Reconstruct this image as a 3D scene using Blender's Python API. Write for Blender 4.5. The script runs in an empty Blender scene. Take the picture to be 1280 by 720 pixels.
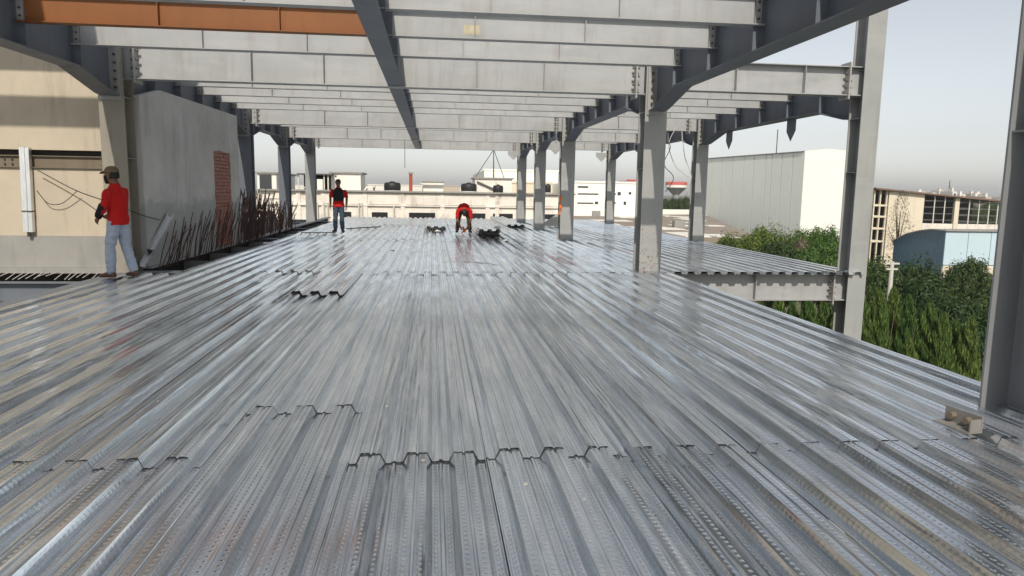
import bpy, bmesh, math, random
from mathutils import Vector, Matrix, noise
R = math.radians
random.seed(7)
scene = bpy.context.scene
col = scene.collection

# ------------------------------------------------------------------ camera
EYE = 1.42
FPX, YAW, PIT, ROL = 894.0, 0.11204, 0.13598, 0.0159
_fw = Vector((math.sin(YAW)*math.cos(PIT), math.cos(YAW)*math.cos(PIT), -math.sin(PIT)))
_r0 = Vector((math.cos(YAW), -math.sin(YAW), 0)); _u0 = _r0.cross(_fw)
_r = math.cos(ROL)*_r0 + math.sin(ROL)*_u0
_u = -math.sin(ROL)*_r0 + math.cos(ROL)*_u0
CAM = Vector((0, 0, EYE))
cd = bpy.data.cameras.new('camera'); cam = bpy.data.objects.new('camera', cd); col.objects.link(cam)
m = Matrix((_r, _u, -_fw)).transposed().to_4x4(); m.translation = CAM; cam.matrix_world = m
cd.sensor_width = 36; cd.lens = 36*FPX/1280; cd.clip_start = .05; cd.clip_end = 8000
scene.camera = cam

def ray(x, y): return _fw + _r*((x-640)/FPX) - _u*((y-360)/FPX)
def at_y(x, y, Y):
    d = ray(x, y); return CAM + d*(Y/d.y)
def at_x(x, y, X):
    d = ray(x, y); return CAM + d*(X/d.x)
def at_z(x, y, Z):
    d = ray(x, y); return CAM + d*((Z-EYE)/d.z)

# ------------------------------------------------------------------ light
SUN_EL = 43.0
sdir = Vector((-.070, -.728, .682)).normalized()          # towards the sun: behind the camera, a little left
w = bpy.data.worlds.new('World'); scene.world = w; w.use_nodes = True
nt = w.node_tree; nt.nodes.clear()
sky = nt.nodes.new('ShaderNodeTexSky'); sky.sky_type = 'NISHITA'; sky.sun_disc = False
sky.sun_elevation = R(SUN_EL); sky.sun_rotation = R(187)
sky.air_density = 1.0; sky.dust_density = .95; sky.ozone_density = 1.0; sky.altitude = 0
hs = nt.nodes.new('ShaderNodeHueSaturation'); hs.inputs['Saturation'].default_value = .30
bg = nt.nodes.new('ShaderNodeBackground'); bg.inputs['Strength'].default_value = .118
out = nt.nodes.new('ShaderNodeOutputWorld')
nt.links.new(sky.outputs[0], hs.inputs['Color']); nt.links.new(hs.outputs[0], bg.inputs['Color']); nt.links.new(bg.outputs[0], out.inputs['Surface'])
sl = bpy.data.lights.new('sun', 'SUN'); sl.energy = 3.6; sl.angle = R(.6); sl.color = (1, .93, .82)
so = bpy.data.objects.new('sun', sl); col.objects.link(so)
so.rotation_euler = sdir.to_track_quat('Z', 'Y').to_euler(); so.location = (0, -20, 30)
scene.view_settings.view_transform = 'Standard'; scene.view_settings.look = 'None'
scene.view_settings.exposure = .12; scene.view_settings.gamma = 1
scene.render.engine = 'CYCLES'
scene.cycles.use_denoising = True
scene.cycles.max_bounces = 8; scene.cycles.glossy_bounces = 4; scene.cycles.transparent_max_bounces = 6
scene.cycles.sample_clamp_indirect = 4.0

# ------------------------------------------------------------------ materials
class NT:
    def __init__(s, name):
        s.m = bpy.data.materials.new(name); s.m.use_nodes = True; s.t = s.m.node_tree
        s.b = s.t.nodes['Principled BSDF']
    def n(s, typ, **kw):
        o = s.t.nodes.new(typ)
        for k, v in kw.items(): setattr(o, k, v)
        return o
    def l(s, a, b): s.t.links.new(a, b)
    def math(s, op, a, b=None, c=None, clamp=False):
        o = s.n('ShaderNodeMath', operation=op); o.use_clamp = clamp
        for i, v in enumerate((a, b, c)):
            if v is None: continue
            if isinstance(v, (int, float)): o.inputs[i].default_value = v
            else: s.l(v, o.inputs[i])
        return o.outputs[0]
    def coord(s, which='Object', scale=None):
        o = s.n('ShaderNodeNewGeometry').outputs['Position'] if which == 'World' else s.n('ShaderNodeTexCoord').outputs[which]
        if scale:
            mp = s.n('ShaderNodeMapping'); mp.inputs['Scale'].default_value = scale; s.l(o, mp.inputs['Vector']); o = mp.outputs[0]
        return o
    def noise(s, vec, scale, detail=4, rough=.55):
        o = s.n('ShaderNodeTexNoise'); o.inputs['Scale'].default_value = scale; o.inputs['Detail'].default_value = detail; o.inputs['Roughness'].default_value = rough
        s.l(vec, o.inputs['Vector']); return o.outputs['Fac']
    def ramp(s, fac, stops):
        o = s.n('ShaderNodeValToRGB'); e = o.color_ramp.elements
        while len(e) < len(stops): e.new(.5)
        for i, (p, c) in enumerate(stops):
            e[i].position = p; e[i].color = (*c, 1) if len(c) == 3 else c
        s.l(fac, o.inputs[0]); return o.outputs[0]
    def mix(s, fac, a, b, blend='MIX'):
        o = s.n('ShaderNodeMix', data_type='RGBA', blend_type=blend)
        for i, v in ((0, fac), (6, a), (7, b)):
            if isinstance(v, (int, float)): o.inputs[i].default_value = v
            elif isinstance(v, tuple): o.inputs[i].default_value = (*v, 1)
            else: s.l(v, o.inputs[i])
        return o.outputs[2]
    def maprange(s, v, a, b, c, d):
        o = s.n('ShaderNodeMapRange')
        for i, q in enumerate((v, a, b, c, d)):
            if isinstance(q, (int, float)): o.inputs[i].default_value = q
            else: s.l(q, o.inputs[i])
        return o.outputs[0]
    def bump(s, h, strength, dist):
        o = s.n('ShaderNodeBump'); o.inputs['Strength'].default_value = strength; o.inputs['Distance'].default_value = dist
        s.l(h, o.inputs['Height']); s.l(o.outputs[0], s.b.inputs['Normal']); return o
    def set(s, color=None, rough=None, metal=None, spec=None):
        for k, v in (('Base Color', color), ('Roughness', rough), ('Metallic', metal), ('Specular IOR Level', spec)):
            if v is None: continue
            if isinstance(v, tuple): s.b.inputs[k].default_value = (*v, 1)
            elif isinstance(v, (int, float)): s.b.inputs[k].default_value = v
            else: s.l(v, s.b.inputs[k])
        return s.m
def sc(c, k): return tuple(min(1, v*k) for v in c)
M = {}
def painted(name, c, rough=.5, var=.10, dirt=None, amount=.25, wscale=1.3, streak=(3, 3, .35), metal=0, spec=.4, wear=None):
    t = NT(name); wc = t.coord('World')
    a = t.noise(wc, wscale, 5, .6); base = t.ramp(a, [(.25, sc(c, 1-var)), (.75, sc(c, 1+var*.6))])
    v2 = t.noise(t.coord('World', streak), 2.2, 5, .65)
    msk = t.ramp(v2, [(.52, (0, 0, 0)), (.78, (amount, amount, amount))])
    base = t.mix(msk, base, dirt or sc(c, .55))
    if wear:
        sp_ = t.noise(wc, 11, 6, .8); base = t.mix(t.ramp(sp_, [(.66, (0,)*3), (.74, (.7,)*3)]), base, wear)
        lg = t.noise(t.coord('World', (.6, .6, 2.4)), 1.1, 6, .7); base = t.mix(t.ramp(lg, [(.5, (0,)*3), (.62, (.35,)*3)]), base, sc(c, 1.22))
    rr = t.maprange(a, .2, .8, rough-.08, rough+.1)
    fine = t.noise(wc, 60, 2); t.bump(fine, .08, .003)
    M[name] = t.set(base, rr, metal, spec); return t
painted('primer', (.35, .353, .352), .5, .12, (.24, .22, .19), .6, wear=(.20, .15, .11))
painted('primer_column', (.31, .315, .305), .5, .12, (.20, .19, .17), .5, wear=(.20, .14, .10))
painted('primer_dark', (.135, .15, .175), .5, .12, (.07, .07, .075), .5)
painted('orange_primer', (.215, .075, .017), .5, .12, (.15, .055, .018), .6)
painted('primer_mid', (.20, .205, .21), .5, .12, (.12, .12, .12), .4)
painted('wall_beam', (.17, .135, .095), .7, .2, (.08, .06, .04), .6)
painted('column_dirty', (.27, .245, .20), .6, .15, (.15, .12, .09), .6)
painted('bracket_steel', (.20, .19, .175), .6, .2, (.14, .10, .07), .7, 6, wear=(.12, .07, .04))
painted('bolt_steel', (.10, .095, .09), .55, .2, metal=.4)
painted('plate', (.34, .33, .31), .5, .12, (.2, .17, .14), .5)
painted('plaster_cream', (.50, .43, .33), .9, .14, (.30, .26, .20), .7, 1.3)
painted('plaster_grey', (.56, .56, .54), .9, .13, (.36, .36, .35), .8, 1.2, (.9, .9, .5))
painted('concrete', (.30, .29, .27), .92, .15, (.18, .17, .16), .5, 2.5)
painted('concrete_dark', (.055, .052, .05), .95, .15)  # concrete darkened: shade of the void and recesses put into its colour
painted('white_wall', (.80, .77, .70), .85, .05, (.55, .50, .42), .35, .25, (.4, .4, .1))
painted('cream_wall', (.70, .62, .48), .85, .06, (.5, .42, .32), .35, .3, (.4, .4, .1))
painted('old_wall', (.77, .71, .63), .9, .16, (.30, .25, .20), 1.0, .7, (.5, .5, .18), wear=(.42, .36, .29))
painted('panel_grey', (.74, .77, .72), .5, .04, (.40, .41, .39), .25, .15)
painted('panel_white', (.84, .83, .76), .5, .02, (.74, .72, .64), .2, .1)
painted('shed_blue_shaded', (.075, .135, .19), .45, .06, (.10, .18, .24), .3, .3)  # side of the shed away from the sun, shade put into this blue
painted('shed_blue_lit', (.50, .62, .68), .45, .05, (.4, .5, .55), .3, .3)  # sunlit front of the same shed, light put into the colour
painted('flat_roof', (.28, .235, .19), .95, .22, (.15, .13, .11), .7, .12, (.1, .1, .1))
painted('roof_pale', (.72, .69, .63), .9, .1)
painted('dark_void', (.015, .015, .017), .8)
painted('window_glass', (.03, .035, .04), .12, .1, spec=.6)
painted('tank_black', (.02, .02, .022), .45, .2)
painted('red_brick_paint', (.36, .075, .045), .8, .15)
painted('roof_brown', (.20, .13, .10), .8, .15)
painted('red_band', (.58, .13, .11), .7, .1)
painted('grey_frame', (.085, .085, .08), .6, .1)
painted('rebar', (.075, .04, .032), .85, .4, (.05, .03, .025), .6, 6)
painted('cable', (.05, .045, .04), .6)
painted('cable_pale', (.5, .48, .45), .6)
painted('pole_white', (.58, .56, .50), .8, .06)
painted('bark', (.10, .075, .05), .95, .25, wscale=4)
painted('rag_white', (.62, .61, .59), .9, .05)
painted('orange_cloth', (.75, .16, .03), .85, .1)
painted('glint_string_yellow', (.46, .40, .27), .6, .25, (.5, .5, .46), .8, 14, (6, 6, 6))  # glint on the beam painted pale yellow; also the string's own colour
painted('red_cloth', (.46, .012, .010), .85, .08, (.42, .010, .010), .5, 14, (8, 8, 8), spec=.2)
painted('dark_cloth', (.018, .018, .02), .85, .2, spec=.2)
painted('denim_pale', (.34, .39, .47), .9, .12, (.42, .48, .56), .6, 9, (7, 7, 3), spec=.2)
painted('denim_dark', (.045, .07, .10), .9, .15, (.09, .13, .17), .6, 9, (7, 7, 3), spec=.2)
painted('trouser_brown', (.10, .05, .04), .9, .15, spec=.2)
painted('skin', (.16, .075, .045), .55, .06, (.12, .05, .03), .3, 20)
painted('hair', (.008, .007, .006), .6, .2)
painted('cap_brown', (.15, .10, .055), .9, .1)
painted('shoe_brown', (.09, .045, .028), .6, .15)
painted('shoe_black', (.015, .014, .014), .5, .15)
painted('town_white', (.72, .68, .62), .9, .05, wscale=.02)
painted('town_tan', (.50, .42, .34), .9, .05, wscale=.02)

def plaster_mat():
    t = NT('plaster_damp'); wc = t.coord('World')
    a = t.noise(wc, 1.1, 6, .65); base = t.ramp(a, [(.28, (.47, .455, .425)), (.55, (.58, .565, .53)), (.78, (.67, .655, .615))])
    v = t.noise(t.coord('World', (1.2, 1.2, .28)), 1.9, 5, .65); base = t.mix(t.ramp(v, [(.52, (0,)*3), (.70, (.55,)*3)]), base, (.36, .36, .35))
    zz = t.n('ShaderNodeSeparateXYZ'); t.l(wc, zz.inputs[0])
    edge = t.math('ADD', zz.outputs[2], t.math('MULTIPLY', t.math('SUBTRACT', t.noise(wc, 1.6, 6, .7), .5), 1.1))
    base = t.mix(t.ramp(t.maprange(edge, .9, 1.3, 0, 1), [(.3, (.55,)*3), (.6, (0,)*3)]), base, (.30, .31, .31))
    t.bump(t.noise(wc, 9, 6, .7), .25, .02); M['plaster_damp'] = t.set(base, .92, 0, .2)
plaster_mat()
def column_mat():
    t = NT('column_rusty'); wc = t.coord('World')
    a = t.noise(wc, 1.5, 5, .6); base = t.ramp(a, [(.25, (.27, .275, .265)), (.75, (.33, .33, .315))])
    s2 = t.noise(t.coord('World', (5, 5, .6)), 2.0, 5, .65)
    base = t.mix(t.ramp(s2, [(.55, (0,)*3), (.8, (.45,)*3)]), base, (.20, .19, .175))
    sp = t.noise(wc, 17, 3, .7); zz = t.n('ShaderNodeSeparateXYZ'); t.l(wc, zz.inputs[0])
    low = t.maprange(zz.outputs[2], 0, 1.4, .11, 0)
    msk = t.ramp(t.math('ADD', sp, low), [(.655, (0,)*3), (.70, (.85,)*3)])
    base = t.mix(msk, base, (.20, .085, .035))
    t.bump(t.noise(wc, 60, 2), .08, .003)
    M['column_rusty'] = t.set(base, .5, 0, .4)
column_mat()

def deck_mat(name, bright=1.0):
    """galvanised trapezoidal decking; dimples are rows of small embossments in sheet coordinates"""
    t = NT(name); oc = t.coord('Object'); wc = t.coord('World')
    sep = t.n('ShaderNodeSeparateXYZ'); t.l(oc, sep.inputs[0])
    x = t.math('ADD', sep.outputs[0], 1.125); y = sep.outputs[1]
    u = t.math('MODULO', x, .25)                      # 0 = trough centre, .125 = rib centre
    d = t.math('ABSOLUTE', t.math('SUBTRACT', u, .125))
    v = t.math('MODULO', t.math('ADD', y, 40.0), .038)
    v = t.math('ABSOLUTE', t.math('SUBTRACT', v, .019))
    def row(dc, hw):
        rx = t.math('DIVIDE', t.math('SUBTRACT', d, dc), hw); ry = t.math('DIVIDE', v, .0125)
        q = t.math('ADD', t.math('MULTIPLY', rx, rx), t.math('MULTIPLY', ry, ry))
        return t.math('SUBTRACT', 1.0, q, clamp=True)
    rows = t.math('ADD', t.math('ADD', row(.032, .010), t.math('MULTIPLY', row(.066, .010), .08)), row(.096, .009))
    rnd = t.n('ShaderNodeObjectInfo').outputs['Random']
    # long streaks along the sheet, different for every flute
    st = t.n('ShaderNodeCombineXYZ'); t.l(t.math('ADD', sep.outputs[0], t.math('MULTIPLY', rnd, 37.0)), st.inputs[0])
    t.l(t.math('MULTIPLY', y, .06), st.inputs[1]); t.l(t.math('MULTIPLY', sep.outputs[2], 3.0), st.inputs[2])
    streak = t.math('ADD', t.math('MULTIPLY', t.noise(st.outputs[0], 11, 3, .6), .6), t.math('MULTIPLY', t.noise(st.outputs[0], 38, 3, .6), .4))
    streak2 = t.noise(st.outputs[0], 60, 2, .6)
    patch = t.noise(t.coord('World', (1, .35, 1)), 2.3, 5, .65)
    blot = t.noise(t.coord('World', (1, .55, 1)), 6.5, 5, .7)
    dust = t.noise(wc, 26, 5, .75)
    spang = t.n('ShaderNodeTexVoronoi'); spang.inputs['Scale'].default_value = 55; t.l(wc, spang.inputs['Vector'])
    sg = t.n('ShaderNodeSeparateColor'); t.l(spang.outputs['Color'], sg.inputs[0])
    c = t.ramp(streak, [(.30, (.34, .385, .43)), (.44, (.56, .61, .66)), (.56, (.70, .75, .80)), (.70, (.90, .93, .96))])
    c = t.mix(t.ramp(patch, [(.46, (0,)*3), (.66, (.45,)*3)]), c, (.46, .50, .54))
    c = t.mix(t.ramp(blot, [(.58, (0,)*3), (.70, (.45,)*3)]), c, (.93, .95, .97))
    c = t.mix(.12, c, t.ramp(sg.outputs[0], [(0, (.2,)*3), (1, (.8,)*3)]), 'OVERLAY')
    c = t.mix(t.ramp(dust, [(.60, (0,)*3), (.76, (.35,)*3)]), c, (.28, .29, .295))
    c = t.mix(t.math('MULTIPLY', rows, .45), c, (.92, .93, .94))          # painted glints: embossments lightened so the rows show
    tone = t.maprange(rnd, 0, 1, .86, 1.14); hv = t.n('ShaderNodeHueSaturation'); t.l(c, hv.inputs['Color']); t.l(tone, hv.inputs['Value']); c = hv.outputs[0]
    rough = t.math('ADD', t.maprange(streak2, .3, .7, .08, .14), t.math('ADD', t.maprange(patch, .40, .7, -.02, .07), t.math('MULTIPLY', rnd, .05)))
    scr = t.math('ADD', t.math('MULTIPLY', rows, .0042), t.math('MULTIPLY', t.math('ADD', streak, t.math('MULTIPLY', streak2, .25)), .0003))
    wav = t.noise(t.coord('World', (8, .9, 8)), 1.0, 3, .5)
    h = t.math('ADD', scr, t.math('MULTIPLY', wav, .0065))
    t.bump(h, .9, 1.0)
    M[name] = t.set(c, rough, .92, .5)
deck_mat('galvanised_deck')
def galv_plain():
    t = NT('galvanised_trim'); wc = t.coord('World')
    a = t.noise(t.coord('World', (1, 1, .2)), 30, 3)
    M['galvanised_trim'] = t.set(t.ramp(a, [(.3, (.7, .71, .72)), (.7, (.85, .86, .86))]), .42, .75)
galv_plain()

def brick_mat():
    t = NT('brick_red')
    oc = t.coord('World'); sp = t.n('ShaderNodeSeparateXYZ'); t.l(oc, sp.inputs[0])
    a = t.noise(oc, 9, 4); M['brick_red'] = t.set(t.ramp(a, [(.3, (.28, .11, .08)), (.7, (.50, .24, .18))]), .9)
brick_mat()

def leaf_mat(name, dark, light, trans=.35):
    t = NT(name)
    g = t.n('ShaderNodeNewGeometry'); oi = t.n('ShaderNodeObjectInfo')
    c = t.ramp(g.outputs['Random Per Island'], [(0, dark), (.6, sc(tuple((a+b)/2 for a, b in zip(dark, light)), 1)), (1, light)])
    h = t.n('ShaderNodeHueSaturation'); t.l(c, h.inputs['Color']); t.l(t.maprange(oi.outputs['Random'], 0, 1, .47, .52), h.inputs['Hue']); t.l(t.maprange(oi.outputs['Random'], 0, 1, 1.15, .85), h.inputs['Value'])
    c = h.outputs[0]
    t.set(c, .5, 0, .3)
    tr = t.n('ShaderNodeBsdfTranslucent'); t.l(c, tr.inputs['Color'])
    mx = t.n('ShaderNodeMixShader'); mx.inputs[0].default_value = trans
    o = t.t.nodes['Material Output']
    t.l(t.b.outputs[0], mx.inputs[1]); t.l(tr.outputs[0], mx.inputs[2]); t.l(mx.outputs[0], o.inputs['Surface'])
    M[name] = t.m
leaf_mat('leaf_dark', (.020, .045, .012), (.075, .125, .032))
leaf_mat('leaf_mid', (.05, .10, .018), (.15, .24, .045))
leaf_mat('leaf_bright', (.045, .09, .02), (.18, .28, .07))
leaf_mat('leaf_dry', (.10, .08, .05), (.26, .22, .16))
def ground_mat():
    t = NT('ground_earth'); wc = t.coord('World')
    a = t.noise(wc, .03, 6, .6); b = t.noise(wc, .6, 5, .6)
    c = t.ramp(a, [(.35, (.16, .13, .09)), (.5, (.09, .10, .045)), (.7, (.22, .18, .13))])
    c = t.mix(t.ramp(b, [(.4, (0,)*3), (.7, (.5,)*3)]), c, (.05, .06, .025))
    M['ground_earth'] = t.set(c, .95)
ground_mat()

# ------------------------------------------------------------------ mesh helpers
class MB:
    def __init__(s): s.v = []; s.f = []
    def add(s, v, f):
        o = len(s.v); s.v += [tuple(q) for q in v]; s.f += [tuple(i+o for i in g) for g in f]; return s
    def box(s, a, b):
        x0, y0, z0 = a; x1, y1, z1 = b
        return s.add([(x0, y0, z0), (x1, y0, z0), (x1, y1, z0), (x0, y1, z0), (x0, y0, z1), (x1, y0, z1), (x1, y1, z1), (x0, y1, z1)],
                     [(0, 3, 2, 1), (4, 5, 6, 7), (0, 1, 5, 4), (1, 2, 6, 5), (2, 3, 7, 6), (3, 0, 4, 7)])
    def prism(s, poly, axis, a, b):
        """poly: 2-D points in the plane of the two other axes (order x,y,z without axis), extruded from a to b"""
        n = len(poly)
        def mk(p, t):
            q = list(p); q.insert(axis, t); return tuple(q)
        v = [mk(p, a) for p in poly] + [mk(p, b) for p in poly]
        f = [tuple(range(n)), tuple(range(2*n-1, n-1, -1))] + [(i, (i+1) % n + 0, (i+1) % n + n, i+n) for i in range(n)]
        return s.add(v, f)
    def tube(s, pts, r, n=8, cap=True):
        pts = [Vector(p) for p in pts]; rs = r if isinstance(r, (list, tuple)) else [r]*len(pts)
        rings = []; o = len(s.v); prev = None
        for i, p in enumerate(pts):
            d = (pts[min(i+1, len(pts)-1)] - pts[max(i-1, 0)]).normalized()
            up = prev if prev is not None else (Vector((0, 0, 1)) if abs(d.z) < .9 else Vector((1, 0, 0)))
            a = d.cross(up).normalized(); b = a.cross(d).normalized(); prev = b
            for k in range(n):
                t = 2*math.pi*k/n; s.v.append(tuple(p + (a*math.cos(t) + b*math.sin(t))*rs[i]))
        for i in range(len(pts)-1):
            for k in range(n):
                s.f.append((o+i*n+k, o+i*n+(k+1) % n, o+(i+1)*n+(k+1) % n, o+(i+1)*n+k))
        if cap:
            s.f.append(tuple(o+k for k in range(n-1, -1, -1))); s.f.append(tuple(o+(len(pts)-1)*n+k for k in range(n)))
        return s
    def loft(s, secs, n=14):
        """secs: (centre, half width vector, half depth vector)"""
        o = len(s.v)
        for c, a, b in secs:
            c, a, b = Vector(c), Vector(a), Vector(b)
            for k in range(n):
                t = 2*math.pi*k/n; s.v.append(tuple(c + a*math.cos(t) + b*math.sin(t)))
        for i in range(len(secs)-1):
            for k in range(n): s.f.append((o+i*n+k, o+i*n+(k+1) % n, o+(i+1)*n+(k+1) % n, o+(i+1)*n+k))
        s.f.append(tuple(o+k for k in range(n-1, -1, -1))); s.f.append(tuple(o+(len(secs)-1)*n+k for k in range(n)))
        return s
    def ball(s, c, r, nu=12, nv=8):
        rx, ry, rz = r if isinstance(r, (tuple, list)) else (r, r, r)
        secs = []
        for i in range(nv+1):
            t = -math.pi/2 + math.pi*i/nv; k = max(math.cos(t), .02)
            secs.append((Vector(c)+Vector((0, 0, rz*math.sin(t))), Vector((rx*k, 0, 0)), Vector((0, ry*k, 0))))
        return s.loft(secs, nu)
    def mesh(s, name, fix=True):
        me = bpy.data.meshes.new(name); me.from_pydata(s.v, [], s.f); me.update()
        if fix:
            bm = bmesh.new(); bm.from_mesh(me); bmesh.ops.recalc_face_normals(bm, faces=bm.faces); bm.to_mesh(me); bm.free()
        return me
    def build(s, name, mat, parent=None, smooth=False, loc=None, fix=True):
        me = s.mesh(name, fix); me.materials.append(M[mat])
        if smooth:
            for p in me.polygons: p.use_smooth = True
        return link(name, me, parent, loc)
def link(name, me, parent=None, loc=None):
    o = bpy.data.objects.new(name, me); col.objects.link(o)
    if parent is not None: o.parent = parent
    if loc is not None: o.location = loc
    return o
def tag(o, label=None, cat=None, group=None, kind=None):
    if label: o['label'] = label
    if cat: o['category'] = cat
    if group: o['group'] = group
    if kind: o['kind'] = kind
    return o
def thing(name, loc, label, cat, group=None, rz=0):
    o = bpy.data.objects.new(name, None); col.objects.link(o); o.location = loc; o.rotation_euler = (0, 0, rz)
    o.empty_display_size = .2
    return tag(o, label, cat, group)
_cache = {}
def shared(key, mat, fn):
    k = (key, mat)
    if k not in _cache:
        mb = MB(); fn(mb); me = mb.mesh(str(key[0])); me.materials.append(M[mat]); _cache[k] = me
    return _cache[k]

# ------------------------------------------------------------------ layout of the frame
YC = [4.2, 12.85, 21.1, 26.5, 32.0]
XL, XM, XR, XC = -5.22, 3.95, 8.0, -.635
TOP = 3.76
GROUND = -9.0

# ------------------------------------------------------------------ setting: ground and lower floor
MB().add([(-1800, -200, 0), (1800, -200, 0), (1800, 2500, 0), (-1800, 2500, 0)], [(0, 1, 2, 3)]).build('ground', 'ground_earth', loc=(0, 0, GROUND)).__setitem__('kind', 'structure')
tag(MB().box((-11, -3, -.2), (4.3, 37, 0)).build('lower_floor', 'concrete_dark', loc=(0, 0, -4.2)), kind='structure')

# ------------------------------------------------------------------ metal deck: every sheet a piece
deck = bpy.data.objects.new('metal_deck_floor', None); col.objects.link(deck); tag(deck, kind='structure')
PITCH, RIB = .25, .055
def profile(nrib=3):
    pts = []
    for k in range(nrib):
        c = (k-(nrib-1)/2)*PITCH
        pts += [(c-.125, -RIB+.008), (c-.119, -RIB+.008), (c-.113, -RIB), (c-.080, -RIB), (c-.052, 0), (c-.009, 0), (c-.004, -.008), (c+.004, -.008), (c+.009, 0), (c+.052, 0), (c+.080, -RIB), (c+.113, -RIB), (c+.119, -RIB+.008)]
    pts.append(((nrib/2)*PITCH-.001, -RIB+.008))
    return pts
def sheet_mesh(nrib, L, front, seed, thick=.0016):
    rng = random.Random(seed); pr = profile(nrib); nseg = max(4, int(L/.8)); n = len(pr)
    v = []; f = []
    w = [rng.uniform(-.0025, .0025) for _ in range(nseg+1)]
    for j in range(nseg+1):
        t = j/nseg
        for i, (x, z) in enumerate(pr):
            lift = front*(1-t)**3 if front else 0
            e = (rng.uniform(-.0012, .0012))
            if j == 0: e += .003*math.sin(x*31+seed)
            v.append((x, t*L, z + lift + w[j] + e))
    for j in range(nseg):
        for i in range(n-1): f.append((j*n+i, j*n+i+1, (j+1)*n+i+1, (j+1)*n+i))
    me = bpy.data.meshes.new('deck_sheet'); me.from_pydata(v, [], f); me.materials.append(M['galvanised_deck']); me.update()
    return me
X0 = -.4527                                              # a side lap
ROWS = [-2.2, 3.76, 12.34, 20.4, 28.4, 36.0]
k = 0
for ci in range(-6, 7):
    xa = X0 + ci*.75; nrib = 3
    if ci == 6: nrib = 1
    rows = list(ROWS)
    if ci == -1: rows[1] = 4.66
    if ci == -2: rows[2] = 9.80
    if ci == -6: rows = [ROWS[0], ROWS[1], 12.1]
    if ci == 0: rows[3] = 21.0
    if ci in (-4, 2): rows[4] = 27.2
    for ri in range(len(rows)-1):
        ya, yb = rows[ri], rows[ri+1]
        if ri < len(rows)-2: yb += .09
        if ci == -2 and ri == 1: yb -= .15
        k += 1
        front = random.uniform(.0025, .005) if ri else 0
        if ci == -2 and ri == 2: front = .024
        if ci == -1 and ri == 1: front = .001
        if ci == -3 and ri == 2: front = .014
        me = sheet_mesh(nrib, yb-ya, front, k)
        o = link('deck_sheet', me, deck); o.location = (xa + nrib*PITCH/2 + random.uniform(-.002, .002), ya + (random.uniform(-.012, .012) if ri else 0), (.002 if ci % 2 else -.001) + .0012*ri)
        o.rotation_euler = (0, 0, random.uniform(-.0003, .0003))
for ci in range(5):                                       # the bay beyond the middle column row
    xa = 4.34 + ci*.75
    rows = [12.57, 21.0, 28.4, 36.0]
    for ri in range(3):
        k += 1
        me = sheet_mesh(3, rows[ri+1]-rows[ri]+(.09 if ri < 2 else 0), 0 if ri == 0 else .008, k)
        o = link('deck_sheet', me, deck); o.location = (xa+.375, rows[ri]+random.uniform(-.02, .02)*(1 if ri else .5), -.005+(.002 if ci % 2 else 0))

# stacks of loose sheets on the deck
def flipped(me):
    c = me.copy()
    for v in c.vertices: v.co.z = -v.co.z - RIB
    return c
def stack(x, y, L, spec, label, group):
    z = .0
    for i, (fl, dz) in enumerate(spec):
        z += dz; me = sheet_mesh(3, L+random.uniform(-.1, .1), 0, 900+i+int(x*10))
        if fl: me = flipped(me)
        o = link('loose_deck_sheet', me); o.location = (x+random.uniform(-.03, .03), y+random.uniform(-.05, .05), z)
        o.rotation_euler = (0, 0, random.uniform(-.004, .004)); tag(o, label, 'metal sheet', group)
stack(1.73, 21.6, 7.5, [(True, .060), (False, .060), (True, .061), (False, .060)], 'loose galvanised deck sheet in the stack with a white rag on its end', 'sheets in the tall stack on the deck')
stack(.15, 25.4, 7.6, [(True, .060), (False, .062)], 'loose galvanised deck sheet in the low stack beside the bending worker', 'sheets in the low stack')
stack(3.20, 27.3, 8.2, [(True, .060), (False, .060)], 'loose galvanised deck sheet in the stack at the far columns', 'sheets in the stack by the far columns')

# ------------------------------------------------------------------ steel members
def bolts_mesh(mb, cols, rows, dx, dz, r=.016, ln=.028, axis=1, dirn=-1):
    for i in range(cols):
        for j in range(rows):
            a = (i-(cols-1)/2)*dx; b = (j-(rows-1)/2)*dz
            p = [a, a, a]; q = [a, a, a]
            p[axis] = 0; q[axis] = dirn*ln; p[2] = q[2] = b
            mb.tube([p, q], r, 6)
def bolt_part(parent, loc, cols, rows, dx, dz, axis=1, dirn=-1, r=.016, ln=.03):
    me = shared(('bolts', cols, rows, dx, dz, axis, dirn, r, ln), 'bolt_steel', lambda mb: bolts_mesh(mb, cols, rows, dx, dz, r, ln, axis, dirn))
    o = link('bolt_rows', me, parent, loc); o['kind'] = 'stuff'; return o
def box_part(name, parent, a, b, mat):
    sz = tuple(round(q-p, 4) for p, q in zip(a, b)); c = tuple((p+q)/2 for p, q in zip(a, b))
    me = shared((name,)+sz, mat, lambda mb: mb.box(tuple(-s/2 for s in sz), tuple(s/2 for s in sz)))
    return link(name, me, parent, c)

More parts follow.
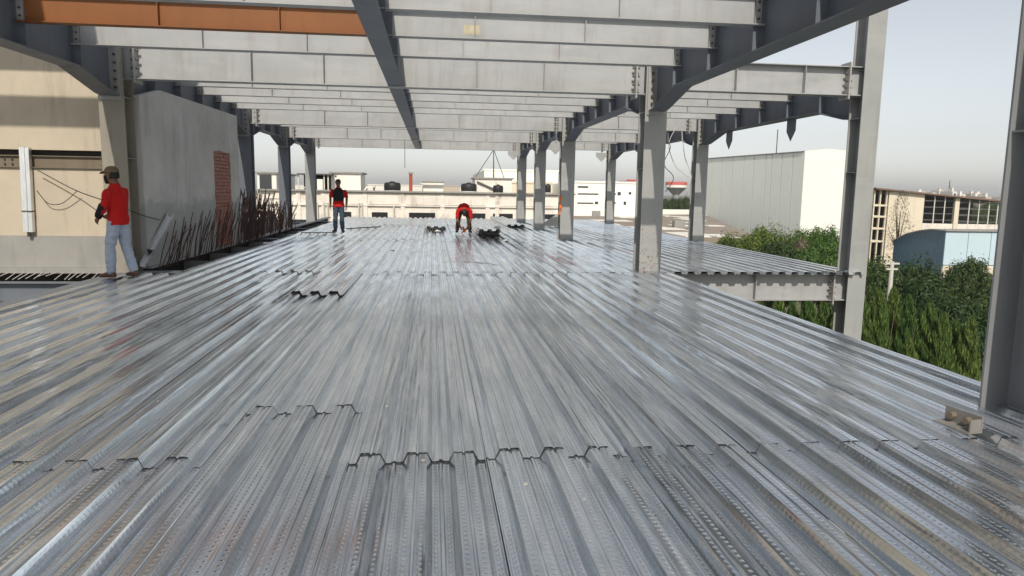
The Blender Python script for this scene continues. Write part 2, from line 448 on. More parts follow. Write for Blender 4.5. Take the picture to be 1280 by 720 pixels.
def cross_beam(x0, x1, y, zb, zt, wd, mat, label, group, name='cross_beam', cat='beam', stiff=(), ends='angle', tf=.012):
    """I-beam along X; origin at middle of the bottom"""
    cx = (x0+x1)/2; L = x1-x0; h = zt-zb; t = thing(name, (cx, y, zb), label, cat, group)
    box_part('web', t, (-L/2, -.004, tf), (L/2, .004, h-tf), mat)
    box_part('bottom_flange', t, (-L/2, -wd/2, 0), (L/2, wd/2, tf), mat)
    box_part('top_flange', t, (-L/2, -wd/2, h-tf), (L/2, wd/2, h), mat)
    for s in stiff: box_part('stiffener', t, (s-cx-.005, -wd/2+.008, tf), (s-cx+.005, -.004, h-tf), mat)
    if ends == 'angle':
        for sx, xe in ((-1, -L/2), (1, L/2)):
            a, b = (xe+.02, xe+.10) if sx < 0 else (xe-.10, xe-.02)
            box_part('end_cleat', t, (a, -.016, tf+.015), (b, -.0042, h-tf-.015), 'plate')
            bolt_part(t, ((a+b)/2, -.016, h/2), 1, 3, .05, (h-.1)/2.6, 1, -1, .014, .022)
    return t

def main_girder(x0, x1, y, zb, zt, label, splice, stiff, group='main cross girders', mat='primer'):
    t = cross_beam(x0, x1, y, zb, zt, .24, mat, label, group, 'main_girder', 'girder', stiff, None, .016)
    cx = (x0+x1)/2; h = zt-zb
    for s in splice:                                     # bolted end-plate joints
        box_part('splice_plate', t, (s-cx-.014, -.16, -.07), (s-cx+.014, .16, h+.07), 'plate')
        for sx in (-1, 1):
            bolt_part(t, (s-cx+sx*.014, -.09, h/2), 1, 5, .05, h/4.4, 0, sx, .019, .05)
    return t

def rafter(X, ya, yb, label, haunch=(True, True), mat='primer_dark', stiff=()):
    """haunched I-beam along Y"""
    L = yb-ya; t = thing('rafter', (X, (ya+yb)/2, 2.84), label, 'rafter', 'haunched rafters along the column rows')
    zb, hz, tf, wd = 3.10-2.84, 0, .016, .30; zt = TOP-2.84
    prof = []
    y0, y1 = -L/2, L/2
    lo = [(y0, hz if haunch[0] else zb), (y0+.25, hz+.02 if haunch[0] else zb), (y0+1.35, zb), (y1-1.35, zb), (y1-.25, hz+.02 if haunch[1] else zb), (y1, hz if haunch[1] else zb)]
    # web
    mb = MB(); mb.prism([(a, b+tf) for a, b in lo] + [(y1, zt-tf), (y0, zt-tf)], 0, -.005, .005); mb.build('web', mat, t)
    mb = MB()
    mb.prism([(a, b) for a, b in lo] + [(a, b+tf) for a, b in reversed(lo)], 0, -wd/2, wd/2); mb.build('bottom_flange', mat, t)
    box_part('top_flange', t, (-wd/2, y0, zt-tf), (wd/2, y1, zt), mat)
    def zlow(y):
        for (a, b), (c, d) in zip(lo, lo[1:]):
            if a <= y <= c: return b+(d-b)*(y-a)/(c-a)
        return zb
    for s in stiff:
        yl = s-(ya+yb)/2
        for sg in (-1, 1):
            x0_, x1_ = (.005, wd/2-.01) if sg > 0 else (-wd/2+.01, -.005)
            MB().box((x0_, yl-.005, zlow(yl)+tf+.003), (x1_, yl+.005, zt-tf)).build('stiffener', mat, t)
    for ye, sg in ((y0, 1), (y1, -1)):
        a, b = (ye, ye+.025) if sg > 0 else (ye-.025, ye)
        MB().box((-.17, a, hz-.06), (.17, b, zt+.02)).build('end_plate', 'plate', t)
        for xx in (-.10, .10): bolt_part(t, (xx, b if sg > 0 else a, (zt+hz)/2), 1, 6, .05, .13, 1, sg, .02, .05)
    return t

def column(X, Y, ztop, zbot, label, mat='primer_column', wd=.4, dp=.4):
    t = thing('steel_column', (X, Y, zbot), label, 'column', 'steel columns'); H = ztop-zbot; tf = .018
    box_part('front_flange', t, (-wd/2, -dp/2, 0), (wd/2, -dp/2+tf, H), mat)
    box_part('rear_flange', t, (-wd/2, dp/2-tf, 0), (wd/2, dp/2, H), mat)
    box_part('web', t, (-.006, -dp/2+tf, 0), (.006, dp/2-tf, H), mat)
    for z in (2.84, 3.70, 1.85):
        if z < ztop:
            for sg in (-1, 1):
                a, b = (.006, wd/2-.012) if sg > 0 else (-wd/2+.012, -.006)
                box_part('stiffener', t, (a, -dp/2+tf, z-zbot-.006), (b, dp/2-tf, z-zbot+.006), mat)
    return t
ordn = ['first', 'second', 'third', 'fourth', 'fifth']
# columns
names = {'L': 'left column row beside the concrete wall', 'M': 'middle column row standing in the deck', 'R': 'right column row beyond the deck edge'}
column(XL, YC[0], 6.4, GROUND, 'grey steel column carrying the near end of the left haunched rafter')
column(XL, YC[1], 6.4, GROUND, 'grey steel column between cream wall and grey plastered wall, behind the man in cap', 'column_dirty')
column(XL, YC[2], TOP+.1, GROUND, 'dark steel column at the far end of the grey plastered wall', 'primer_dark')
column(XL, YC[3], TOP+.1, GROUND, 'dark steel column standing free left of the standing worker', 'primer_dark', .36)
column(XL, YC[4], TOP+.1, GROUND, 'grey steel column just left of the standing worker, last of its row')
column(XM, YC[0], 5.2, GROUND, 'close dark grey steel column beside the bolted angle bracket', 'primer_mid')  # darker paint than its row carries the shade on its web
column(XM, YC[1], TOP+.1, GROUND, 'grey steel column with rust spatter rising through the deck', 'column_rusty')
column(XM, YC[2], TOP+.1, GROUND, 'grey steel column with an orange cloth tied to its side')
column(XM, YC[3], TOP+.1, GROUND, 'grey steel column right behind the one with orange cloth', wd=.38)
column(XM, YC[4], TOP+.1, GROUND, 'grey steel column at the far deck edge by the loose sheets', wd=.38)
column(XR, YC[1], 6.2, GROUND, 'tall pale grey steel column outside the deck edge in front of the trees', 'primer_column', .36)
column(XR, YC[2], TOP+.1, GROUND, 'grey steel column with loose wires beside it, right of the rust-spattered column', wd=.36)
column(XR, YC[3], TOP+.1, GROUND, 'grey steel column hidden behind the rust-spattered column', wd=.36)
column(XR, YC[4], TOP+.1, GROUND, 'grey steel column at the far right corner of the deck', wd=.36)

# rafters along the rows
def sec(i):
    n = 5 if i < 2 else 3
    return [YC[i]+(YC[i+1]-YC[i])*(j+1)/(n+1) for j in range(n)]
for i in range(4):
    ya, yb = YC[i]+.2, YC[i+1]-.2
    rafter(XL, ya, yb, ['blue-grey haunched rafter over the cream wall, ending above the man in cap', 'haunched rafter above the grey plastered wall', 'short haunched rafter over the dark free column, left row', 'last short rafter of the left row, above the standing worker'][i], stiff=sec(i))
    rafter(XM, ya, yb, ['big haunched rafter ending on the rust-spattered column, open sky beneath', 'haunched rafter between the rust-spattered column and the one with orange cloth', 'short haunched rafter behind the column with orange cloth', 'last short rafter of the middle row'][i], stiff=sec(i))
    if i: rafter(XR, ya, yb, ['', 'right-hand rafter with two pointed gusset plates hanging below', 'short rafter of the right row behind the wires', 'last short rafter of the right row'][i], stiff=sec(i))

# main cross girders
for i in range(5):
    y = YC[i]; nm = ['overhead', 'first', 'second', 'third', 'fourth'][i]
    lab = 'deep light grey main girder, %s one behind the orange beam, spanning left to middle columns' % nm if i else 'deep light grey main girder in front of the orange beam, above the close column'
    main_girder(XL+.006, XM-.006, y, 3.14, TOP, lab, (XL+.36, XM-.36), [XL+2.2, XC-1.2, XC+1.4, XM-2.0])
    if i: main_girder(XM+.006, XR-.006, y, 3.24, TOP, 'main girder from the %s column to the tall outer row' % ['', 'rust-spattered', 'orange-cloth', 'third', 'farthest'][i], (XR-.42,), [XM+1.5, XM+2.8], 'right main girders')
# spine beam, one length per bay
for i in range(4):
    ya, yb = YC[i]+.02, YC[i+1]-.02
    t = thing('spine_beam', (XC, (ya+yb)/2, 3.16), ['grey spine beam meeting the end of the orange beam', 'spine beam behind the first main girder, second length', 'short spine beam length before the third main girder', 'short spine beam length reaching the last main girder'][i], 'beam', 'spine beam lengths down the middle')
    L = yb-ya; h = TOP-3.16
    box_part('web', t, (-.004, -L/2, .014), (.004, L/2, h-.014), 'primer_dark')
    box_part('bottom_flange', t, (-.12, -L/2, 0), (.12, L/2, .014), 'primer_dark')
    box_part('top_flange', t, (-.12, -L/2, h-.014), (.12, L/2, h), 'primer_dark')
    for s in sec(i): 
        bolt_part(t, (.004, s-(ya+yb)/2-.08, h/2+.08), 1, 3, .05, .08, 0, 1, .016, .03)
        box_part('stiffener', t, (.004, s-(ya+yb)/2-.05, .014), (.11, s-(ya+yb)/2-.04, h-.014), 'primer_dark')
# secondary cross beams
for i in range(4):
    ss = sec(i); n = len(ss)
    for j, y in enumerate(ss):
        orange = (i == 0 and j == 3)
        if i == 0:
            rel = {0: 'fourth in front of the line of the orange beam', 1: 'second in front of the line of the orange beam', 2: 'directly in front of the orange beam line', 3: 'in line with the orange beam', 4: 'directly behind the orange beam line'}[j]
            if j == 0: rel = 'third in front of the line of the orange beam'
        else: rel = '%s behind the %s main girder' % (ordn[j], ordn[i-1])
        l1 = 'orange primed cross beam between left rafter and spine beam' if orange else 'pale grey cross beam left of the spine beam, %s' % rel
        cross_beam(XL+.03, XC-.02, y, 3.41, TOP-.002, .15, 'orange_primer' if orange else 'primer', l1, 'secondary cross beams left of the spine', stiff=[XL+1.45+.1*j, XL+2.95+.1*j])
        b = cross_beam(XC+.02, XM-.03, y, 3.41, TOP-.002, .15, 'primer', 'pale grey cross beam right of the spine beam, %s' % rel, 'secondary cross beams right of the spine', stiff=[XC+1.5-.1*j, XC+3.0-.1*j])
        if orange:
            p = at_y(590, 37, y-.005); MB().box((-.11, -.0015, -.06), (.11, 0, .06)).build('glint_patch', 'glint_string_yellow', b, loc=(p.x-b.location.x, -.0045, p.z-3.41))  # sun glint bounced off the deck, painted on as a thin plate
        if i: cross_beam(XM+.03, XR-.03, y, 3.47, TOP-.002, .15, 'primer', 'pale cross beam beyond the middle rafter, %s' % rel, 'secondary cross beams of the right bay', stiff=[XM+1.3, XM+2.6])

# pointed gusset plates hanging under the right rafter and triangles under the far girders
for yy, nm in ((15.6, 'nearer the tall outer column'), (19.0, 'nearer the column with wires')):
    o = MB().prism([(-.20, .29), (.20, .29), (.20, .02), (0, -.20), (-.20, .02)], 0, -.006, .006).build('gusset_plate', 'primer_dark', loc=(XR, yy, 2.808)); tag(o, 'pointed steel gusset plate hanging from the right rafter, %s' % nm, 'plate', 'hanging gusset plates')
for X, nm in ((XM-.4, 'middle'), (XR-.5, 'right'), (XM+.55, 'outer side of the middle')):
    o = MB().prism([(-.25, .28), (.25, .28), (.25, .12), (0, -.12), (-.25, .12)], 1, -.006, .006).build('gusset_plate', 'primer', loc=(X, 31.8 if X > 5 or X < 3.9 else 26.4, 2.856)); tag(o, 'small triangular gusset plate hanging by the far %s column' % nm, 'plate', 'hanging gusset plates')

# upper-level edge steel over the left bay (its shade falls on the cream wall)
def long_beam(X, ya, yb, zb, zt, label, wd=.2):
    t = thing('edge_beam', (X, (ya+yb)/2, zb), label, 'beam', 'upper edge beams'); L = yb-ya; h = zt-zb
    box_part('web', t, (-.004, -L/2, .014), (.004, L/2, h-.014), 'primer_mid'); box_part('bottom_flange', t, (-wd/2, -L/2, 0), (wd/2, L/2, .014), 'primer_mid'); box_part('top_flange', t, (-wd/2, -L/2, h-.014), (wd/2, L/2, h), 'primer_mid')
long_beam(XL-.02, YC[0]+.2, YC[1]-.2, 5.95, 6.35, 'upper edge beam over the left column row')
column(-10.4, 9.8, 6.4, GROUND, 'outer steel column of the left bay')
long_beam(-10.4, 10.0, 13.06, 5.95, 6.35, 'upper edge beam running into the cream wall')
cross_beam(-10.3, XL-.12, 10.25, 5.98, 6.34, .16, 'primer_mid', 'upper cross beam of the left bay nearer the cream wall', 'upper edge beams', ends=None)
cross_beam(-10.4, XL-.12, 9.28, 5.98, 6.34, .16, 'primer_mid', 'upper cross beam of the left bay farther from the cream wall', 'upper edge beams', ends=None)

# floor-level girders under the deck edges
main_girder(XM+.2, XR-.006, YC[1], -.57, -.060, 'grey floor girder under the corrugated deck end before the tall outer column', (XR-.42,), [XM+2.1], 'floor girders')
for i in range(5): main_girder(XL+.13, XM-.13, YC[i], -.60, -.066, 'floor girder under the deck between left and middle columns, %s row' % ordn[i], (), [], 'floor girders', 'primer_dark')
for X, nm in ((XL, 'left'), (XM, 'middle'), (XR, 'right')):
    y0_ = 12.9 if X == XR else -2.2
    t = thing('floor_girder', (X, (y0_+36)/2, -.62), 'long floor girder under the %s column row carrying the deck' % nm, 'girder', 'floor girders')
    L = 36-y0_
    box_part('web', t, (-.005, -L/2, .016), (.005, L/2, .54), 'primer_dark'); box_part('bottom_flange', t, (-.12, -L/2, 0), (.12, L/2, .016), 'primer_dark'); box_part('top_flange', t, (-.12, -L/2, .54), (.12, L/2, .556), 'primer_dark')
tt = cross_beam(-10.5, XL-.13, 12.2, -.47, -.17, .2, 'primer_dark', 'steel floor beam below the ledge of the cream wall', 'open floor beams on the left', 'floor_beam')
for j in range(10):
    y = 20.6 + j*1.5
    cross_beam(-10.5, XL-.13, y, -.38, -.08, .14, 'primer_dark', 'bare floor beam in the undecked left bay, %s from the plastered wall' % (['first', 'second', 'third', 'fourth', 'fifth', 'sixth', 'seventh', 'eighth', 'ninth', 'tenth'][j]), 'open floor beams on the left', 'floor_beam', ends=None)
fg = [o for o in col.objects if o.name.startswith('floor_girder')][0]
for j in range(12):
    y = 13.5 + j*1.75 - fg.location.y
    box_part('joist', fg, (.16, y-.012, .34), (1.12, y+.012, .50), 'primer_mid')
box_part('edge_angle', fg, (.10, 13.2-fg.location.y, .565), (.30, 35.9-fg.location.y, .598), 'primer')
box_part('gap_shade_sheet', fg, (.14, 13.2-fg.location.y, -.5), (.15, 35.9-fg.location.y, .560), 'dark_void')  # black sheet added to paint the dark of the gap under the edge

# ------------------------------------------------------------------ walls on the left
wl = thing('cream_wall', (-8.5, 13.35, -.1), 'sunlit cream plastered wall with an embedded steel beam', 'wall')
def wbox(name, x0, x1, z0, z1, y0, y1, mat): return MB().box((x0, y0, z0), (x1, y1, z1)).build(name, mat, wl, loc=(8.5, -13.35, .1))
wbox('lower_panel', -14, -5.44, -.03, 1.66, 13.10, 13.34, 'plaster_cream')
wbox('upper_panel', -14, -5.44, 1.97, 6.2, 13.08, 13.34, 'plaster_cream')
wbox('lower_grey_band', -14, -5.44, -.028, .52, 13.085, 13.099, 'concrete')  # grey strip along the foot of the wall
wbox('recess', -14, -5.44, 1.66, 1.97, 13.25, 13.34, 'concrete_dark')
bm_ = MB().box((-14, 13.06, 1.665), (-5.45, 13.24, 1.68)); bm_.box((-14, 13.13, 1.68), (-5.45, 13.14, 1.86)); bm_.box((-14, 13.085, 1.86), (-5.45, 13.24, 1.875))
o = bm_.build('embedded_beam', 'wall_beam', wl, loc=(8.5, -13.35, .1))
for x in (-7.18, -7.06, -6.9, -6.78, -5.62, -5.52): bolt_part(o, (x, 13.13, 1.77), 1, 2, .05, .08)
wbox('ledge', -14, -5.5, -.12, -.03, 12.98, 13.34, 'concrete')
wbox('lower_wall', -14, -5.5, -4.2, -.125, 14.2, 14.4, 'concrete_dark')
for j in range(30):
    x = -5.62 - j*.11 + random.uniform(-.02, .02); a = random.uniform(-.12, -.02)
    MB().tube([(x, 13.02, -.09), (x+a, 12.78, -.13-random.uniform(0, .08))], .007, 5).build('rebar_stub', 'cable_pale', wl, loc=(8.5, -13.35, .1))

pw = thing('plastered_wall', (-5.05, 16.4, 0), 'grey plastered wall with a bricked-up opening', 'wall')
A, B, C_ = at_x(174, 119, -5.0), at_x(200, 113, -5.0), at_x(296, 145, -5.0)
bk0, bk1, zb_ = 17.34, 18.75, 2.23
off = (5.05, -16.4, 0)
jr = random.Random(8)
jag0 = [(bk0+jr.uniform(-.01, .05), zb_*k_/13) for k_ in range(13)]; jag1 = [(bk1-jr.uniform(-.01, .05), zb_*k_/13) for k_ in range(12, -1, -1)]
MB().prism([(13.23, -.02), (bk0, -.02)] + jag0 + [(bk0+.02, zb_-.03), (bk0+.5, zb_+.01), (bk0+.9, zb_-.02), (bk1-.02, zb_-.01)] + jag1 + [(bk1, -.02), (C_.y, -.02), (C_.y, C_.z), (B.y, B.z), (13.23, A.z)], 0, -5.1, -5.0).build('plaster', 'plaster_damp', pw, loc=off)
MB().box((-5.09, bk0, -.02), (-5.05, bk1, zb_)).build('mortar_bed', 'concrete', pw, loc=off)
rows_ = 27; bh = (zb_+.02)/rows_
bme = None
for r_ in range(rows_):
    y = bk0 + .01 - (.12 if r_ % 2 else 0)
    while y < bk1-.02:
        a, b = max(y, bk0+.005), min(y+.228, bk1-.005)
        if b-a > .04:
            sz = (round(.04, 3), round(b-a, 3), bh-.014)
            me = shared(('brick',)+sz, 'brick_red', lambda mb: mb.box(tuple(-q/2 for q in sz), tuple(q/2 for q in sz)))
            link('brick', me, pw, (-5.03+random.uniform(-.006, .006)+5.05, (a+b)/2-16.4, .0+r_*bh+bh/2))
        y += .242

# starter bars along the left edge: countable ones near, dense tangle farther
rb = 0
for j in range(78):
    y = 13.3 + 8.2*(j/77) + random.uniform(-.06, .06); x = -4.86+random.uniform(-.07, .07)
    h = random.uniform(.45, .85)+.007*j; le = random.uniform(.35, .95)
    o = MB().tube([(0, 0, 0), (.02*random.random(), le*.4, h*.5), (random.uniform(-.05, .09), le, h)], .0085, 5).build('starter_bar', 'rebar', loc=(x, y, -.08)); tag(o, 'rusty steel starter bar leaning in front of the grey plastered wall', 'rebar', 'starter bars along the plastered wall')
for j in range(150):
    y = 19.6 + 7.0*random.random()**1.3; x = -5.12+random.uniform(-.14, .26)
    h = random.uniform(.5, 1.25)*(1.15 if y < 23 else .9); le = random.uniform(-.25, .55)
    o = MB().tube([(0, 0, 0), (.05*random.random(), le*.4, h*.5), (random.uniform(-.12, .22), le, h)], .011, 5).build('starter_bar', 'rebar', loc=(x, y, -.08)); tag(o, 'rusty starter bar in the thick tangle around the dark columns', 'rebar', 'tangle of starter bars')

# galvanised channels
def channel(name, L, label, s=.075):
    mb = MB()
    mb.prism([(-s, 0), (s, 0), (s, -.09), (s-.006, -.09), (s-.006, -.006), (.02, -.006), (.012, .012), (-.012, .012), (-.02, -.006), (-s+.006, -.006), (-s+.006, -.09), (-s, -.09)], 2, 0, L)
    t = thing(name, (0, 0, 0), label, 'channel'); mb.build('strip', 'galvanised_trim', t)
    mb = MB(); mb.prism([(-s-.004, .016), (s+.004, .016), (s+.004, -.094), (-s-.004, -.094)], 2, L*.24, L*.24+.02); mb.build('tie_band', 'cable', t)
    return t
p = at_y(35, 290, 12.99)
t = channel('metal_channel', 1.42, 'shiny galvanised channel hanging upright on the cream wall'); t.location = (p.x, 12.99, p.z); t.rotation_euler = (0, R(-1.2), R(180))
MB().tube([(0, -.03, -.07), (0, -.03, .03)], .03, 8).build('hook', 'cable', t)
a = at_z(176, 333, .0); a.y = 12.95; a.x = -4.99; b = at_x(213, 271, -4.93)
d = (b-a); t = channel('metal_channel', d.length, 'shiny galvanised channel leaning against the grey plastered wall', .05); t.location = a
t.rotation_euler = (d.to_track_quat('Z', 'X') @ Matrix.Rotation(R(110), 3, 'Z').to_quaternion()).to_euler()
def cable(pts, r, mat, label, name='cable', sag=0, grp=None):
    P = [Vector(p) for p in pts]; out_ = []
    for i in range(len(P)-1):
        p0, p1, p2, p3 = P[max(i-1, 0)], P[i], P[i+1], P[min(i+2, len(P)-1)]
        for k_ in range(6):
            t_ = k_/6; out_.append(.5*((2*p1)+(p2-p0)*t_+(2*p0-5*p1+4*p2-p3)*t_*t_+(3*p1-p0-3*p2+p3)*t_**3))
    out_.append(P[-1]); c0 = out_[0].copy()
    o = MB().tube([q-c0 for q in out_], r, 5).build(name, mat, loc=c0); return tag(o, label, 'cable', grp)
cable([at_y(46, 212, 12.95), at_y(95, 238, 12.9), at_y(140, 254, 12.5), at_y(175, 268, 12.9), at_x(200, 275, -4.97)], .009, 'cable', 'cable strung from the hanging channel across the cream wall')
cable([at_y(46, 238, 12.99), at_y(60, 254, 13.0), at_y(78, 254, 13.0), at_y(96, 239, 12.97)], .007, 'cable', 'slack loop of cable on the cream wall')
for xa, ya_, xb, yb_, nm in ((43, 84, 54, 125, 'left'), (78, 84, 85, 126, 'right')):
    pass
# wires by the right columns
for kk, pts in enumerate([[(833, 150), (822, 166), (838, 182), (830, 205), (842, 222), (832, 240)], [(846, 158), (836, 180), (843, 205), (852, 215), (862, 222)], [(852, 160), (856, 196), (864, 220), (858, 244)]]):
    cable([at_y(x, y, 20.85+.03*kk) for x, y in pts], .012, 'cable_pale' if kk else 'cable', 'loose %s wire dangling beside the right column' % ['crooked dark', 'pale kinked', 'long pale'][kk], 'wire', grp='dangling wires')
p = at_y(506, 184, 26.4)
o = MB().tube([(0, 0, 0), (0, 0, -1.0)], .011, 6).build('hanging_rod', 'cable', loc=(p.x, p.y, 3.14)); tag(o, 'thin steel rod hanging from the third main girder', 'rod')

cable([at_z(553, 326.5, .012), at_z(580, 327, .012), at_z(602, 328.5, .012), at_z(622, 331, .012)], 0.005, 'glint_string_yellow', 'thin yellowish string lying across the deck ribs', 'string')
# bolted bracket, plates, rags and scraps on the deck
t = thing('angle_bracket', (3.30, 3.98, .0), 'small steel angle bracket with two bolts lying on the deck', 'bracket', rz=R(-80))
MB().box((-.13, -.005, 0), (.13, .005, .10)).build('upright_leg', 'bracket_steel', t); MB().box((-.13, -.10, 0), (.13, -.006, .009)).build('flat_leg', 'bracket_steel', t)
MB().box((.118, -.09, .009), (.128, -.006, .085)).build('end_gusset', 'bracket_steel', t)
for x in (-.06, .05):
    MB().tube([(x, -.006, .055), (x, -.045, .055)], .022, 8).build('bolt', 'wall_beam', t)
def rag(x, y, r, seed, label, z=.0, mat='rag_white'):
    rng = random.Random(seed); mb = MB(); secs = []
    for i in range(6):
        f_ = [.6, 1, .9, .75, .5, .15][i]
        secs.append(((rng.uniform(-.15, .15)*r, rng.uniform(-.15, .15)*r, r*.12*i), (r*f_*rng.uniform(.8, 1.2), r*.3*rng.uniform(-1, 1), 0), (r*.2*rng.uniform(-1, 1), r*f_*rng.uniform(.7, 1.1), 0)))
    o = mb.loft(secs, 9).build('rag', mat, loc=(x, y, z)); tag(o, label, 'rag', 'rags on the deck')
rag(.17, 23.97, .13, 1, 'crumpled white rag lying before the low stack')
rag(1.98, 21.9, .13, 2, 'crumpled white rag lying on the tall stack of sheets', .245)
rag(2.05, 20.1, .07, 3, 'small white scrap on the deck before the tall stack')
rag(1.0, 23.2, .06, 4, 'small white scrap at the feet of the bending worker')
rag(-.9, 16.5, .05, 5, 'small pale scrap halfway along the deck')
rng = random.Random(21)
for k_ in range(9):
    x_, y_ = rng.uniform(-3.5, 3.2), 3.0+rng.random()**1.5*16; a = rng.uniform(.005, .011)
    o = MB().prism([(-a, -a*.4), (a*.8, -a*.6), (a, a*.5), (-a*.3, a*.8)], 2, 0, .006+a*.2).build('scrap', 'concrete' if k_ % 3 else 'cable', loc=(round((x_+.327)/.25)*.25-.327+.03, y_, .002)); tag(o, '%s scrap chip lying on the deck ribs' % ('small pale' if k_ % 3 else 'small dark'), 'scrap', '%s chips on the deck' % ('pale' if k_ % 3 else 'dark'))
o = MB().tube([(0, 0, .012), (1.05, 1.6, .012)], .02, 6).build('pipe', 'cable', loc=(-2.95, 25.2, 0)); tag(o, 'thin dark pipe lying on the deck behind the standing worker', 'pipe')
o = MB().tube([(0, 0, .01), (-1.0, -.25, .01)], .018, 6).build('pipe', 'cable', loc=(-3.05, 23.1, 0)); tag(o, 'thin dark pipe lying left of the standing worker', 'pipe')
o = MB().prism([(-.45, 0), (.45, 0), (.45, .6)], 1, -.006, .006).build('loose_plate', 'plate', loc=(4.75, 28.8, .0)); o.rotation_euler = (R(-8), 0, 0); tag(o, 'loose triangular steel plate standing between the far middle columns', 'plate')
# orange cloth tied to a column
mb = MB(); rng = random.Random(5); secs = []
for i in range(9):
    z = -.55*i/8; rr = .03+.014*math.sin(i*1.7)
    secs.append(((rng.uniform(-.02, .02), rng.uniform(-.02, .02), z), (rr, .01, 0), (0, rr*.7, 0)))
o = mb.loft(secs, 10).build('cloth', 'orange_cloth', loc=(3.72, 20.84, 1.28)); tag(o, 'orange cloth tied to the side of a steel column', 'cloth')

# ------------------------------------------------------------------ people
def finalize(mb, voxel, smooth=3, wr=0, seed=0):
    me = mb.mesh('tmp'); ob = bpy.data.objects.new('tmp', me); col.objects.link(ob)
    md = ob.modifiers.new('r', 'REMESH'); md.mode = 'VOXEL'; md.voxel_size = voxel
    dg = bpy.context.evaluated_depsgraph_get(); ev = ob.evaluated_get(dg)
    m2 = bpy.data.meshes.new_from_object(ev); bpy.data.objects.remove(ob); bpy.data.meshes.remove(me)
    bm = bmesh.new(); bm.from_mesh(m2)
    for _ in range(smooth): bmesh.ops.smooth_vert(bm, verts=bm.verts, factor=.5, use_axis_x=True, use_axis_y=True, use_axis_z=True)
    if wr:
        bm.normal_update()
        for v in bm.verts:
            p = v.co; k_ = noise.noise(Vector((p.x*9+seed, p.y*9, p.z*16)))+.5*noise.noise(Vector((p.x*22, p.y*22+seed, p.z*34)))
            v.co = p + v.normal*wr*k_
    bm.to_mesh(m2); bm.free()
    for p in m2.polygons: p.use_smooth = True
    return m2
def limb(mb, pts, rs, n=12, flat=1.0):
    """tapered limb through joints, with rounded ends; every segment gets mid sections so it swells and tapers"""
    pts = [Vector(p) for p in pts]
    for i in range(len(pts)-1):
        a, b = pts[i], pts[i+1]; d = (b-a).normalized()
        up = Vector((0, 1, 0)) if abs(d.y) < .8 else Vector((1, 0, 0))
        u = d.cross(up).normalized(); v = u.cross(d).normalized()
        r0, r1 = rs[i], rs[i+1]; secs = []
        for t in (-.35, 0, .3, .6, 1, 1.35):
            if t < 0: c = a - d*r0*.6; r = r0*.55
            elif t > 1: c = b + d*r1*.6; r = r1*.55
            else: c = a.lerp(b, t); r = (r0*(1-t)+r1*t)*(1+.10*math.sin(math.pi*t))
            secs.append((c, u*r, v*r*flat))
        mb.loft(secs, n)
def hand(mb, wrist, direc, side, palm_n, s=1.0, curl=.5):
    """palm plus five unequal bent fingers; side = towards the thumb"""
    d = Vector(direc).normalized(); n = Vector(palm_n).normalized(); sd = Vector(side); sd = (sd - d*sd.dot(d)).normalized(); n = (n - d*n.dot(d) - sd*n.dot(sd)).normalized()
    w = Vector(wrist)
    mb.loft([(w - d*.02*s, sd*.026*s, n*.02*s), (w + d*.03*s, sd*.036*s, n*.018*s), (w + d*.085*s, sd*.042*s, n*.014*s), (w + d*.098*s, sd*.036*s, n*.010*s)], 10)
    for i, ln in enumerate((.068, .078, .074, .058)):
        o = w + d*.088*s + sd*(.030-.020*i)*s
        p1 = o + (d*math.cos(curl*.5) + n*math.sin(curl*.5))*ln*.45*s
        p2 = p1 + (d*math.cos(curl*1.3) + n*math.sin(curl*1.3))*ln*.33*s
        p3 = p2 + (d*math.cos(curl*2) + n*math.sin(curl*2))*ln*.25*s
        mb.tube([o - d*.012*s, o, p1, p2, p3], [.0095*s, .0095*s, .009*s, .0085*s, .0065*s], 7)
    o = w + d*.03*s + sd*.028*s
    p1 = o + (d*.5 + sd*.8 + n*.2).normalized()*.035*s; p2 = p1 + (d*.8 + sd*.35 + n*.35).normalized()*.032*s
    mb.tube([o - sd*.01, o, p1, p2], [.012*s, .012*s, .0105*s, .008*s], 7)
def head(mb, c, fwd, up):
    """skull, jaw, nose, brow, lips, ears around centre c (head height .23)"""
    f = Vector(fwd).normalized(); u = Vector(up); u = (u - f*u.dot(f)).normalized(); s = f.cross(u)
    c = Vector(c)
    mb.loft([(c + u*z + f*o, s*a, f*b) for z, o, a, b in ((-.125, .028, .026, .03), (-.11, .022, .045, .058), (-.08, .012, .058, .078), (-.03, .004, .069, .092), (.03, -.004, .076, .098), (.075, -.008, .068, .088), (.105, -.008, .045, .060), (.118, -.008, .015, .02))], 16)
    mb.loft([(c + u*.018 + f*.085, s*.008, f*.010), (c - u*.012 + f*.098, s*.010, f*.012), (c - u*.030 + f*.104, s*.015, f*.015), (c - u*.038 + f*.096, s*.012, f*.010)], 8)
    mb.loft([(c + u*.030 + f*.086 - s*.05, u*.006, f*.01), (c + u*.032 + f*.096, u*.007, f*.01), (c + u*.030 + f*.086 + s*.05, u*.006, f*.01)], 8)
    for z in (-.064, -.076): mb.loft([(c + u*z + f*.075 - s*.024, u*.003, f*.008), (c + u*z + f*.088, u*.006, f*.009), (c + u*z + f*.075 + s*.024, u*.003, f*.008)], 8)
    for sg in (-1, 1): mb.loft([(c + s*sg*.072 - u*.03 - f*.008, f*.010, s*.008), (c + s*sg*.080 - f*.014, f*.018, s*.009), (c + s*sg*.078 + u*.025 - f*.014, f*.014, s*.007)], 8)
    return f, u, s
def eyes(parent, c, f, u, s):
    for sg in (-1, 1):
        o = MB().ball((0, 0, 0), (.012, .012, .009), 8, 6).build('eye', 'hair', parent, True, loc=Vector(c) + f*.083 + u*.006 + s*sg*.031)
